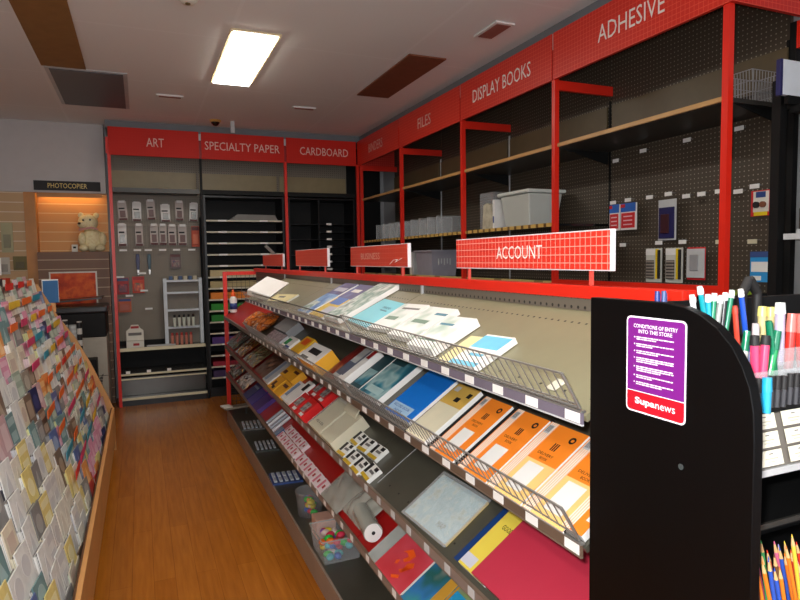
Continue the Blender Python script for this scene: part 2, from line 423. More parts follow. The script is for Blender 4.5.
for y0, y1 in ((1.98, 3.16), (3.166, 4.34), (4.346, 5.59), (5.6, 6.84)):
    MB().box(2.87, 2.89, y0, y1, .3, 2.872, PEG).build('pegboard', rf, world=True)
    MB().box(2.862, 2.869, y0-.001, y0+.012, .3, 2.5, LGREY if y0 > 3.2 else BLKM).build('slotted_upright', rf, world=True)
for y0, y1 in ((1.96, 3.16), (3.166, 4.34), (4.346, 5.59), (5.6, 6.83)):
    MB().box(2.44, 2.862, y0+.001, y1, 2.175, 2.195, DKMET).build('shelf', rf, world=True)
    MB().box(2.425, 2.4395, y0+.001, y1, 2.178, 2.200, WOOD).build('shelf_edge', rf, world=True)
    MB().box(2.85, 2.861, y0+.02, y1-.02, 2.29, 2.465, mat('brown_back_strip', (92, 78, 54), .4)).build('back_strip', rf, world=True)  # same even brown for the strip in every bay
    MB().prism([(2.50, 2.174), (2.86, 2.174), (2.86, 2.09)], y0+.014, y0+.018, BLKM, 'Y').build('shelf_bracket', rf, world=True)
STRY = strip_mat('yellow_black_edge', [(214, 176, 96), (214, 176, 96), (116, 84, 40)], 'Y', .085)
for y0, y1 in ((3.18, 4.33), (4.36, 5.58), (5.61, 6.83)):
    MB().box(2.45, 2.862, y0, y1, 1.69, 1.706, mat('glossy_black_shelf', (20, 20, 21), .12)).build('shelf', rf, world=True)
    MB().box(2.43, 2.4495, y0, y1, 1.688, 1.712, STRY).build('shelf_edge', rf, world=True)
    MB().box(2.45, 2.862, y0, y1, 1.315, 1.331, mat('glossy_black_shelf')).build('shelf', rf, world=True)
    MB().box(2.43, 2.4495, y0, y1, 1.313, 1.339, strip_mat('pale_yellow_edge', [(206, 184, 120), (206, 184, 120), (206, 184, 120), (206, 184, 120), (150, 130, 80)], 'Y', .5)).build('shelf_edge', rf, world=True)
    MB().box(2.45, 2.862, y0, y1, .10, .12, BLKM).build('shelf', rf, world=True)
MB().box(XFX-.004, XFX+.028, 1.967, 3.146, 1.30, 1.352, RED).build('front_rail', rf, world=True)
MB().box(2.44, 2.862, 1.98, 3.14, 1.28, 1.298, BLKM).build('shelf', rf, world=True)

# ------------------------------------------------------------------ hanging goods on the back pegboard
def tagrow(fn, lst, name, lab, group):
    for i, (a, z) in enumerate(lst):
        pass
HOOKM = mat('steel_hook', (150, 150, 150), .3, metal=.8)
def hook_ticket(T, label, group, w=.055, h=.022, l=.10, tm=None):
    """peg hook with a white price ticket on its tip; T sits on the pegboard face"""
    t = thing('peg_hook', label, 'hook', T, group)
    MB().box(-w/2, w/2, -h/2, h/2, l-.004, l, tm or TICKET).build('price_ticket', t)
    MB().cyl((0, .008, .001), (0, .008, l-.005), .002, HOOKM, 6).build('wire', t)
    return t
def pack(name, T, w, h, label, cat, cols, group=None, words=None, t=.012, wm=None):
    """blister card hanging flat: backing card, blister, coloured bands. T = bottom left of the pack"""
    base, band, blis = cols
    r = thing(name, label, cat, T, group)
    MB().box(0, w, 0, h, 0, .0015, base).box(w*.04, w*.96, h*.80, h*.97, .0016, .0021, band).build('backing_card', r)
    MB().box(w*.12, w*.88, h*.12, h*.62, .0016, t, blis).build('blister', r, bev=.003)
    return r
W0 = FB(0, 7.279, 0)
PK = lambda x, z, d=.05: FB(x, 7.279-d, z)
DB = mat('brush_card', (196, 184, 176), .5); DB2 = mat('brush_card_dark', (120, 92, 88), .5)
MAR = mat('maroon_card', (92, 34, 30), .5)
row1 = [(-.19, 1.955, .09, .20), (-.055, 1.95, .09, .20), (.095, 1.965, .085, .21), (.235, 1.945, .095, .185), (.385, 1.96, .085, .21), (.528, 1.955, .088, .20)]
row2 = [(-.205, 1.68, .085, .235), (-.035, 1.68, .078, .235), (.115, 1.69, .082, .225), (.208, 1.69, .078, .225), (.30, 1.685, .085, .225), (.405, 1.685, .09, .225)]
POSW = ['at the left end', 'second from the left', 'third from the left', 'third from the right', 'second from the right', 'at the right end']
POSL = ['at the left end', 'second from the left', 'first of the four set close together', 'second of the four set close together', 'third of the four set close together', 'last of the four, beside the orange pack']
for j, (row, pw, rn) in enumerate(((row1, POSW, 'top'), (row2, POSL, 'second'))):
    for i, (x, z, w, h) in enumerate(row):
        r = thing('hanging_pack', 'white and maroon hanging art pack, %s row, %s' % (rn, pw[i]), 'pack', PK(x, z+.0) @ Matrix.Rotation(radians([3, -1, 2, 1, 0, -3][i] if j == 0 else 0), 4, 'Z'), 'art packs on the ART pegboard')
        fm = WHITE if (j == 0 and i in (1, 5, 3)) or (j == 1 and i == 0) else DB
        MB().box(0, w, 0, h, 0, .002, fm).box(w*.05, w*.95, .0, h*.10, .0021, .0026, MAR).box(w*.1, w*.75, h*.58, h*.66, .0021, .0026, INK).build('backing_card', r)
        MB().box(w*.2, w*.8, h*.14, h*.5, .0021, .010, CLEAR2 if fm is WHITE else DB2).build('blister', r, bev=.002)
        MB().box(w*.15, w*.85, h*.9, h*1.02, .06-.012, .06-.009, TICKET).cyl((w/2, h*.95, 0), (w/2, h*.95, .047), .002, HOOKM, 5).build('hook_ticket', r)
pack('hanging_pack', PK(.545, 1.665), .085, .23, 'bright orange and red hanging pack at the right end of the ART pegboard', 'pack',
     (mat('orange_red_card', (196, 70, 26), .5), MAR, mat('orange_blister', (216, 96, 40), .4)))
for i, x in enumerate((-.16, -.02, .09, .235, .38, .54)):
    hook_ticket(PK(x, 1.632, 0), 'empty peg hook with ticket, third row of the ART pegboard, %s' % POSW[i], 'peg hooks', w=.075, h=.02, l=.08)
for i, (x, z) in enumerate(((.02, 1.38), (.03, 1.19), (-.12, 1.14), (.07, .99), (-.2, 1.345))):
    hook_ticket(PK(x, z, 0), 'peg hook with ticket %s' % ['above and right of the orange card pack', 'right of the orange card pack', 'under the orange card pack', 'low on the ART pegboard, left of the white wire rack', 'above the dark red card pack at the left'][i], 'peg hooks', w=.075, h=.02, l=.07)
def scissors(x, z, m, label):
    r = thing('scissors', label, 'scissors', PK(x, z, .03))
    MB().prism([(-.012, 0), (.012, 0), (.02, .10), (.016, .17), (-.016, .17), (-.02, .10)], 0, .012, m).build('handle', r, bev=.003)
    MB().prism([(-.006, -.055), (.006, -.055), (.012, -.001), (-.012, -.001)], .003, .008, STEEL).build('blade', r)
scissors(-.02, 1.42, mat('navy_plastic', (30, 32, 90), .4), 'dark blue handled tool hanging left on the ART pegboard')
scissors(.095, 1.42, mat('teal_plastic', (20, 70, 84), .4), 'teal handled tool hanging on the ART pegboard beside the blue one')
pack('hanging_pack', PK(.31, 1.425), .11, .16, 'dark multicoloured bag hanging on the ART pegboard above the white rack', 'pack',
     (mat('brown_print', (92, 66, 62), .4), MAR, blotch_mat('bead_print', [(60, 40, 40), (150, 130, 120), (120, 50, 60), (50, 60, 90)], 40)))
pack('hanging_pack', PK(-.24, 1.155), .12, .18, 'dark red and blue card pack at the left of the ART pegboard', 'pack',
     (mat('crimson_card', (170, 30, 34), .5), mat('navy_plastic'), blotch_mat('crimson_print', [(150, 20, 30), (60, 20, 50), (190, 40, 40)], 30)))
pack('hanging_pack', PK(-.085, 1.165), .12, .18, 'orange and red card pack beside the dark red one on the ART pegboard', 'pack',
     (mat('red_orange_card', (206, 60, 26), .5), mat('crimson_card'), blotch_mat('orange_print', [(220, 120, 40), (190, 50, 20), (90, 90, 50)], 30)))
pack('hanging_pack', PK(-.235, .96), .13, .15, 'blue topped orange pack hanging lowest on the ART pegboard', 'pack',
     (mat('burnt_orange_card', (186, 84, 40), .5), mat('blue_card', (40, 66, 130), .5), mat('dull_orange_blister', (170, 80, 50), .4)))
# white wire rack with tubes
t = thing('wire_display_rack', 'white plastic display rack with hanging tubes standing on the ART bench', 'rack', loc=(.42, 7.07, .6015))
WP = mat('white_rack_plastic', (206, 214, 220), .4)
for x in (-.20, .165): MB().box(x, x+.035, -.05, .05, 0, .72, WP).build('side_frame', t)
MB().box(-.164, .164, .045, .05, 0, .72, mat('rack_back_panel', (120, 112, 100), .5)).build('back_panel', t)
for k, z in enumerate((.17, .36, .55, .68)):
    MB().box(-.164, .164, -.04, .044, z, z+.02, WP).build('shelf', t)
for r_, (zt, c1, n, x0) in enumerate(((.35, (214, 220, 206), 5, -.1), (.155, (206, 130, 110), 5, -.13))):
    for k in range(n):
        x = x0+k*.048
        o = MB().cyl((0, 0, 0), (0, 0, .10), .014, mat('tube%d' % r_, c1, .4), 8, r1=.017).cyl((0, 0, .1005), (0, 0, .13), .012, INK if r_ == 0 else mat('tube_cap', (180, 60, 50), .4), 8)
        ob = o.build('paint_tube', loc=(0, 0, 0)); ob.location = (.42+x, 6.985, .6015+zt-.155)
        tag(ob, '%s paint tube hanging in the white rack, %s from the left' % (['dark capped white', 'red capped pale'][r_], ORD[k+1]), 'paint tube', 'paint tubes in the white rack')
for k in range(6):
    o = MB().box(-.018, .018, -.03, .03, 0, .04, mat('rack_box%d' % (k % 2), [(196, 186, 160), (60, 90, 130)][0 if k else 1], .5)).build('small_box', loc=(0, 0, 0))
    o.location = (.42-.12+k*.05, 7.07, .6015+.7015)
    tag(o, 'small %s box on top of the white rack, %s from the left' % ('blue' if k == 0 else 'cream', ORD[k+1]), 'box', 'small boxes on top of the white rack')
# small cardboard counter display on the bench
t = thing('counter_display_box', 'small white and red cardboard counter display standing on the ART bench', 'display box', loc=(-.08, 7.02, .6015))
MB().prism([(-.085, 0), (.085, 0), (.085, .17), (.05, .20), (.035, .235), (-.035, .235), (-.05, .20), (-.085, .17)], .02, .026, OFFW, 'Y').box(-.085, .085, -.06, .0195, 0, .07, OFFW).build('box', t)
MB().box(-.04, .04, .0185, .0195, .195, .22, mat('crimson_card')).box(-.065, .065, .0185, .0195, .12, .15, mat('grey_print', (110, 108, 104), .6)).box(-.02, .04, -.0612, -.0603, .02, .045, mat('crimson_card')).build('printed_band', t)
tag(MB().box(-.04, .25, -.02, .02, 0, .012, LGREY).build('shelf_strip', loc=(0, 0, 0)), 'pale plastic strip lying on the ART bench', 'strip').location = (.07, 6.99, .602)

# ------------------------------------------------------------------ paper cabinets
t = thing('paper_cabinet', 'black pigeonhole cabinet with cream edged shelves under the SPECIALTY PAPER header', 'cabinet', loc=(1.085, 7.08, 0))
for x in (.652, 1.505): MB().box(x, x+.022, 6.90, 7.27, .105, 2.215, BLACK).build('side_panel', t, world=True)
MB().box(.675, 1.504, 6.905, 7.27, 2.19, 2.21, BLACK).build('top_panel', t, world=True)
MB().box(.675, 1.504, 7.255, 7.27, .105, 2.189, BLKM).build('back_panel', t, world=True)
zs = [1.945-.1235*k for k in range(15)]
EDG = mat('cream_shelf_edge', (196, 190, 168), .4)
for k, z in enumerate(zs):
    s = MB().box(.676, 1.503, 6.915, 7.254, z-.01, z-.002, BLACK).build('shelf', t, world=True)
    MB().box(.676, 1.503, 6.905, 6.914, z-.014, z+.003, EDG).build('shelf_edge', s, world=True)
    for x in (.80, 1.25): MB().box(x, x+.09, 6.902, 6.9045, z-.014, z+.004, TICKET).build('price_ticket', s, world=True)
pc = {5: ('beige', (190, 172, 128)), 6: ('tan', (178, 160, 112)), 7: ('orange', (226, 128, 30)), 8: ('green', (34, 140, 34)), 9: ('dark green', (20, 122, 30)),
      11: ('purple', (78, 44, 120)), 13: ('crimson', (160, 24, 50)), 14: ('violet', (60, 38, 84))}
for k, (n, c) in pc.items():
    o = MB().box(.70, 1.20, 6.935, 7.24, 0, .075 if k != 13 else .05, mat('paper_'+n, c, .6)).build('paper_stack', loc=(.95, 7.08, 0)); o.location.z = zs[k]-.0015
    tag(o, 'stack of %s paper in a pigeonhole of the SPECIALTY PAPER cabinet' % n, 'paper stack', 'coloured paper stacks in the cabinet')
tag(MB().prism([(.92, 1.9435), (1.47, 1.9435), (1.43, 2.01), (1.02, 2.015)], 6.95, 7.2, mat('grey_board', (120, 118, 112), .5), 'Y').build('paper_stack', loc=(1.2, 7.08, 1.944)), 'thick grey board stack on the top shelf of the SPECIALTY PAPER cabinet', 'paper stack')
tag(MB().box(-.17, .17, -.1, .1, 0, .008, OFFW).build('paper_sheet', loc=(0, 0, 0)), 'pale loose sheet pile left of the grey board stack', 'paper').location = (.77+.0, 7.06, 1.9445)
bpy.data.objects['paper_sheet'].scale = (.45, 1, 1)
t = thing('paper_cabinet', 'black cabinet with a column of white tickets under the CARDBOARD header', 'cabinet', loc=(1.97, 7.08, 0))
for x in (1.575, 2.355): MB().box(x, x+.022, 6.90, 7.27, 0, 2.21, BLACK).build('side_panel', t, world=True)
MB().box(1.598, 2.354, 6.905, 7.27, 2.19, 2.208, BLACK).build('top_panel', t, world=True)
MB().box(1.598, 2.354, 7.255, 7.27, 0, 2.189, BLKM).build('back_panel', t, world=True)
MB().box(1.93, 1.95, 6.92, 7.254, 0, 2.189, BLACK).build('divider', t, world=True)
for k in range(21):
    z = 1.915-.0878*k
    s = MB().box(1.951, 2.353, 6.915, 7.254, z-.012, z-.004, BLACK).build('shelf', t, world=True)
    MB().box(2.025, 2.085, 6.908, 6.9145, z-.014, z+.008, TICKET).build('price_ticket', s, world=True)
    if k % 2 == 0:
        MB().box(1.599, 1.929, 6.915, 7.254, z-.012, z-.004, BLACK).build('shelf', t, world=True)

# ------------------------------------------------------------------ photocopier corner
t = thing('hanging_sign', 'black PHOTOCOPIER sign with gold letters on the grey upper wall', 'sign', loc=(-.655, 7.19, 2.30))
MB().box(-.305, .305, -.008, .008, -.048, .048, INK).build('board', t)
text('PHOTOCOPIER', .36, FB(0, -.0095, 0), mat('gold_letters', (236, 206, 120), .4, emit=.0, var=0), t, h=.05)
# warm lamp of the niche
t = thing('niche_light', 'slim warm light under the grey upper wall above the teddy bear', 'light', loc=(-.64, 7.27, 2.23))
MB().box(-.3, .3, -.062, -.055, -.045, 0, OAK).box(-.3, .3, -.0545, .02, -.012, 0, OFFW).build('housing', t)
MB().box(-.28, .28, -.015, .015, -.024, -.0125, mat('warm_glow', (255, 206, 130), .5, emit=5, var=0)).build('tube', t)
# teddy bear sitting on the ledge, seen from the front, facing left of camera
FUR = blotch_mat('cream_fur', [(230, 212, 160), (246, 236, 196)], 60, .9, 6)
rb = random.Random(3)
b = MB()
b.blob((0, 0, .095), .085, .07, .095, FUR, 16, 12, .03, rb)
b.blob((-.025, -.02, .235), .075, .068, .068, FUR, 16, 12, .025, rb)
b.blob((-.065, -.07, .218), .036, .034, .028, FUR, 12, 8, .02, rb)
b.blob((-.075, -.01, .295), .022, .016, .024, FUR, 10, 8)
b.blob((.035, .0, .295), .022, .016, .024, FUR, 10, 8)
b.blob((-.07, -.06, .10), .03, .045, .055, FUR, 12, 8, .02, rb); b.blob((.075, -.03, .10), .03, .04, .06, FUR, 12, 8, .02, rb)
b.blob((-.06, -.075, .03), .035, .05, .03, FUR, 12, 8, .02, rb); b.blob((.06, -.07, .03), .038, .05, .03, FUR, 12, 8, .02, rb)
t = thing('teddy_bear', 'cream plush teddy bear sitting on the ledge of the lit niche', 'teddy bear', loc=(-.425, 7.245, 1.6205))
t.matrix_world = Matrix.Translation((-.455, 7.26, 1.6205)) @ Matrix.Scale(1.3, 4); bd = b.build('body', t)
MB().blob((-.082, -.10, .225), .013, .01, .01, INK, 10, 6).build('nose', t)
MB().blob((-.055, -.082, .252), .008, .006, .008, INK, 8, 6).blob((-.005, -.084, .255), .008, .006, .008, INK, 8, 6).build('eyes', t)
MB().prism([(-.09, .165), (0, .185), (.05, .17), (.05, .185), (0, .20), (-.09, .185)], -.085, -.078, mat('pink_ribbon', (190, 130, 116), .5), 'Y').build('ribbon', t)
tag(MB().box(-.028, .028, -.006, .006, 0, .075, OFFW).box(-.015, .012, -.0075, -.0065, .035, .055, INK).build('thermostat', loc=(0, 0, 0)), 'small white card with dark window on the ledge left of the teddy', 'card').location = (-.62, 7.20, 1.6205)
t = thing('poster', 'orange and red poster in a white frame on the brown slatted wall', 'poster', loc=(-.64, 7.125, 1.245))
MB().box(-.22, .22, -.012, 0, -.19, .17, OFFW).build('frame', t)
MB().box(-.205, .205, -.0145, -.0125, -.175, .155, blotch_mat('orange_poster', [(150, 36, 8), (200, 62, 12), (224, 96, 30), (176, 44, 10)], 7, .6, 4)).build('print', t)
t = thing('photocopier', 'dark topped photocopier with a cream lower body standing below the poster', 'photocopier', loc=(-.56, 6.79, 0))
MB().box(-.25, .23, -.25, .28, .08, .78, mat('copier_cream', (170, 164, 150), .5)).box(-.255, .235, -.252, -.2505, .40, .405, INK).build('lower_body', t, bev=.01)
MB().box(-.25, .23, -.25, .28, .781, 1.02, BLKM).build('upper_body', t, bev=.01)
MB().box(-.27, .25, -.27, .28, 1.0205, 1.085, mat('copier_lid', (44, 44, 46), .3)).build('lid', t, bev=.015)
MB().prism([(-.27, 1.12), (.2, 1.15), (.2, 1.165), (-.27, 1.135)], -.2, .2, mat('copier_lid'), 'Y').build('raised_flap', t)
for sx in (-.2, .18):
    MB().box(sx-.03, sx+.03, -.22, .25, 0, .079, BLKM).build('foot', t)
for i, (x, h, m) in enumerate(((-.66, .98, 'a'), (-.60, .93, 'b'), (-.545, .96, 'c'))):
    mm = strip_mat('tube_bands_'+m, [(206, 206, 200), (30, 30, 32)] if m != 'b' else [(200, 206, 206), (180, 184, 184)], 'Z', [.07, .04, .11][i])
    o = MB().cyl((0, 0, .0), (0, 0, h-.62), .022 if m != 'b' else .032, mm, 14).build('poster_tube', loc=(0, 0, 0)); o.location = (x, 6.36, .62)
    tag(o, ['black and white banded tube standing in the dark bin, leftmost', 'plain pale thick tube in the dark bin, between the banded ones', 'white tube with wide black bands in the dark bin, rightmost'][i], 'tube')
t = thing('stand_bin', 'dark bin with grey contents in front of the photocopier', 'bin', loc=(-.56, 6.38, 0))
MB().box(-.15, .15, -.1, .1, 0, .60, BLKM).build('bin_body', t, bev=.008)
MB().box(-.1, .1, -.101, -.1005, .30, .55, mat('grey_print')).build('front_label', t)
t = thing('metal_strip_bundle', 'dark ribbed metal strips leaning against the left red post', 'shelf strips', frame((-.46, 6.52, .02), (1, 0, 0), (.20, .05, .65)))
MB().box(-.03, .03, 0, .68, -.012, .012, strip_mat('ribbed_strip', [(44, 42, 42), (130, 124, 118)], 'Y', .03)).build('strips', t)
# goods on the left slatwall
tag(MB().box(-.05, .05, -.012, 0, 0, .12, WHITE).build('letter_card', loc=(0, 0, 0)), 'white card with a red letter P on top of the card stand', 'card').location = (-.94, 4.99, 1.425)
text('P', .05, FB(0, -.0135, .062), mat('dusky_red_ink', (170, 40, 70), .5, var=0), bpy.data.objects['letter_card'], h=.075)
for i, (x, z, w, h, c, lb) in enumerate(((-1.22, 1.62, .10, .3, (176, 170, 130), 'pale green hanging pack on the tan slatted wall'),
                                     (-1.12, 1.44, .12, .14, (110, 96, 40), 'olive hanging pack on the tan slatted wall near the wooden jamb'),
                                     (-1.26, 1.40, .10, .17, (196, 190, 176), 'white hanging pack on the tan slatted wall at the left edge'))):
    o = MB().box(-w/2, w/2, -.01, 0, 0, h, mat('slat_pack%d' % i, c, .5)).box(-w*.3, w*.3, -.03, -.0105, h*.15, h*.6, mat('slat_blister%d' % i, tuple(int(v*.8) for v in c), .4)).build('hanging_pack', loc=(0, 0, 0))
    o.location = (x, 7.215, z); tag(o, lb, 'pack')

# ------------------------------------------------------------------ greeting card stand at the left
CW = mat('stand_wood', (208, 152, 92), .42, var=.1, vs=4)
cs = thing('card_stand', 'long tiered wooden greeting card stand along the left of the aisle', 'card stand', loc=(-.5, 3.3, 0))
XI = lambda i: -.255-.027*i-.0014*i*i
ZI = lambda i: .185+.096*i
NT = 12
for y in (1.2, 5.30):
    MB().prism([(-.236, 0), (-.236, .32), (-.27, .42), (-.395, .73), (-.49, .93), (-.60, 1.10), (-.72, 1.345), (-.84, 1.345), (-.84, 0)], y, y+.03, CW, 'Y').build('end_panel', cs, world=True)
MB().box(-.254, -.236, 1.231, 5.299, .10, .345, CW).build('front_board', cs, world=True)
MB().box(-.262, -.2545, 1.231, 5.299, 0, .345, mat('dark_kick', (90, 56, 30), .5)).build('kickboard', cs, world=True)
MB().box(-.84, -.825, 1.231, 5.299, 0, 1.33, CW).build('back_board', cs, world=True)
for i in range(NT):
    MB().box(XI(i)-.040, XI(i)+.004, 1.232, 5.298, ZI(i)-.014, ZI(i)-.004, mat('tier_board', (120, 104, 84), .5)).build('tier', cs, world=True)
TABC = [('orange', (236, 92, 20)), ('cyan', (40, 150, 176)), ('red', (214, 40, 24)), ('yellow', (232, 190, 40)), ('pink', (214, 60, 110)), ('orange', (240, 110, 30))]
rc = random.Random(11)
for i in range(2, NT):
    y = 5.15-rc.uniform(0, .2)
    while y > 3.15+.06*(i):
        n, c = TABC[rc.randrange(len(TABC))]
        l = rc.uniform(.16, .34)
        o = MB().box(XI(i)-.004, XI(i)-.001, y-l, y, ZI(i)+.105, ZI(i)+.145, mat('tab_'+n, c, .5)).build('category_tab', cs, world=True)
        o['label'] = n+' category tab'
        y -= l+rc.uniform(.05, .22)
ENV = [('white', (232, 232, 228)), ('cream', (226, 220, 196)), ('pale grey', (196, 200, 206)), ('pale pink', (226, 200, 204)), ('pale green', (206, 218, 196)), ('grey', (150, 148, 146)), ('lemon', (222, 222, 160))]
FRT = [('navy', (36, 40, 84), (60, 64, 110)), ('pink', (222, 150, 180), (236, 190, 206)), ('orange', (226, 150, 80), (240, 190, 130)), ('white', (224, 224, 220), (206, 206, 206)),
       ('rose', (196, 160, 164), (216, 190, 192)), ('brown', (120, 98, 80), (170, 150, 130)), ('red', (190, 60, 50), (216, 110, 90)), ('blue', (84, 106, 156), (150, 166, 196)),
       ('grey', (134, 132, 130), (170, 168, 164)), ('yellow', (224, 206, 130), (238, 228, 180)), ('sage', (160, 176, 158), (190, 202, 186)), ('teal', (110, 144, 146), (160, 186, 186)), ('cream', (222, 212, 190), (206, 186, 170)),
       ('ivory', (226, 222, 208), (214, 206, 190)), ('stone', (150, 140, 126), (186, 176, 160))]
def em(i):
    n, c = ENV[i]; return mat('envelope_'+n, c, .6, var=.03)
meshes = {}
def card_meshes(ei, fi, hv, th=.035, special=False):
    k = (ei, fi, hv, th, special)
    if k in meshes: return meshes[k]
    h = [.135, .158, .178][hv]; w = .112
    a = MB().box(-th, -.0045, 0, w, 0, h-.012, em(ei))
    for q in (.3, .62): a.box(-th*q-.0006, -th*q, -.0006, w, .0, h-.006, mat('sheet_gap_grey', (150, 148, 144), .6))
    if special: a.box(-th-.008, -th-.0003, -.004, w, 0, h+.024, mat('card_navy_back', (20, 22, 48), .5)).box(-.0045, -.0041, -.003, -.0003, 0, h, mat('card_navy_back'))
    a = a.mesh('envelopes')
    n, c, c2 = FRT[fi]; m1 = mat('card_'+n, c, .45, var=.1, vs=25); m2 = mat('card_motif_'+n, c2, .45)
    b = MB().box(-.004, 0, 0, w, 0, h, m1)
    q = (ei*7+fi*3+hv) % 4
    if q == 0: b.box(.0001, .0006, .02, w-.02, .05, h-.03, m2)
    elif q == 1: b.cyl((.0001, w/2, h*.6), (.0006, w/2, h*.6), .035, m2, 16)
    elif q == 2: b.box(.0001, .0006, .01, w-.01, h*.72, h*.9, m2).box(.0001, .0006, .02, w-.02, h*.3, h*.55, m2)
    else: b.prism([(.02, .03), (w-.02, .03), (w/2, h-.03)], .0001, .0006, m2, 'X')
    meshes[k] = (a, b.mesh('front_card')); return meshes[k]
tier_name = lambda i: ('top tier' if i == NT-1 else ('bottom tier' if i == 0 else ORD[NT-i]+' tier down'))
for i in range(NT):
    # only the stretch of each tier that the photograph shows
    y_near = max(1.75, (-(XI(i)))/tan(radians(33.37-23.085))-.2)
    if i <= 3: y_near = max(y_near, 1.95-.1*i+.0)
    y = 5.285; k = 0
    run = rc.randrange(len(ENV)); fr = rc.randrange(len(FRT))
    # pale cards low and near, mixed cards above
    while y-.112 > y_near:
        k += 1
        if rc.random() < .62: run = rc.randrange(len(ENV))
        if rc.random() < .8: fr = rc.randrange(len(FRT))
        if rc.random() < (.75 if y < 3.4 else .35): run = rc.choice([0, 0, 0, 2, 1, 4, 6]); fr = rc.choice([3, 3, 3, 12, 13, 13, 5, 10, 8, 9, 1, 11])
        sp = 2.36 < y < 2.50 and i in (1, 2, 3, 4, 5)       # the white bundles with dark backs stepping down the stand
        if sp: run, fr = 0, 3
        hv = rc.randrange(3)
        me = card_meshes(run, fr, 2 if sp else hv, .026 if i < 5 else .034, sp)
        root = bpy.data.objects.new('greeting_card_bundle', me[0]); COL.objects.link(root)
        root.location = (XI(i)-.002, y-.112, ZI(i)-.0035); root.rotation_euler = (0, radians(-11+rc.uniform(-2, 1)), radians(rc.uniform(-7, -1)))
        tag(root, '%s greeting card, %s envelopes, %s, %s from the far end' % (FRT[fr][0], ENV[run][0], tier_name(i), ORD[k]), 'greeting card', 'greeting cards on the tiered stand')
        ch = bpy.data.objects.new('front_card', me[1]); COL.objects.link(ch); ch.parent = root
        y -= (.16 if sp else rc.choice([.122, .128, .142, .165])+rc.uniform(0, .01))
for i, (x, y, c, lb) in enumerate(((-.88, 4.75, (40, 40, 44), 'dark book standing behind the top tier of the card stand'), (-.885, 5.05, (196, 60, 30), 'red book standing behind the top tier of the card stand'), (-.88, 4.4, (70, 60, 40), 'olive book standing behind the top tier of the card stand'))):
    o = MB().box(-.02, .02, -.08, .08, 0, .18, mat('back_book%d' % i, c, .5)).box(-.018, .018, -.0815, -.0801, .01, .17, OFFW).build('book', loc=(0, 0, 0)); o.location = (x+.0, y, 1.2225)
    tag(o, lb, 'book')
MB().box(-.95, -.841, 4.2, 5.299, 1.20, 1.222, CW).build('back_ledge', cs, world=True)
tag(MB().box(-.002, .002, -.055, .055, 0, .17, mat('blue_leaflet', (60, 110, 160), .4)).box(-.0045, -.0021, -.06, .06, 0, .18, WHITE).build('leaflet', loc=(0, 0, 0)), 'blue and white leaflet clipped at the far top end of the card stand', 'leaflet').matrix_world = Matrix.Translation((-.64, 5.345, 1.20)) @ Matrix.Rotation(radians(-60), 4, 'Z')
MB().box(-.70, -.61, 5.3305, 5.345, 1.13, 1.199, CW).build('leaflet_clip', cs, world=True)

# ------------------------------------------------------------------ gondola
BAY = [(.83, 2.098), (2.102, 3.298), (3.302, 4.498), (4.502, 5.80)]
g = thing('shelf_gondola', 'long double sided red and grey shop gondola with four sloping shelves of stationery', 'gondola', loc=(1.0, 3.3, 0))
PEGG = grid_mat('greybrown_spine_pegboard', (112, 104, 92), (38, 34, 30), 'YZ', (.0254, .0254), .0042, rough=.5, dots=True, off=(0, .012))
MB().box(.992, 1.008, .84, 5.74, .0, 1.395, PEGG).build('spine_panel', g, world=True)
MB().box(.98, 1.02, .88, 5.80, 1.396, 1.427, RED).build('top_rail', g, world=True, bev=.002)
MB().box(.985, 1.015, .878, .9, 1.38, 1.4265, RED).build('rail_end_cap', g, world=True)
for y in (2.1, 3.3, 4.5): MB().box(.984, .9915, y-.006, y+.006, 0, 1.395, LGREY).build('slotted_upright', g, world=True)
for x in (.70, 1.265): MB().box(x, x+.035, 5.81, 5.845, 0, 1.40, RED).build('end_post', g, world=True)
MB().box(.736, 1.264, 5.812, 5.843, 1.368, 1.40, RED).build('end_rail', g, world=True)
mw = MB()
for k in range(14): mw.cyl((.745+k*.04, 5.828, .02), (.745+k*.04, 5.828, 1.37), .0022, DKMET, 4)
for k in range(33): mw.cyl((.738, 5.828, .06+k*.04), (1.262, 5.828, .06+k*.04), .0022, DKMET, 4)
mw.build('wire_mesh_panel', g, world=True)
MB().box(.705, .991, .85, 5.80, .095, .11, DKSH).build('base_deck', g, world=True)
MB().box(.694, .7045, .85, 5.80, .0, .114, mat('base_edge', (156, 138, 122), .4)).build('base_edge', g, world=True)
MB().box(1.009, 1.30, .85, 5.80, 0, .11, DKSH).build('base_deck', g, world=True)
for nm, z in (('a', .45), ('b', .72), ('c', .98)):
    MB().box(1.009, 1.27, .85, 5.79, z, z+.015, DKMET).build('shelf', g, world=True)
def edgeY(b, prof, y0, y1, m): return b.prism(prof, y0, y1, m, 'Y')
RD = mat('red_shelf_enamel', (166, 20, 20), .35, var=.04)
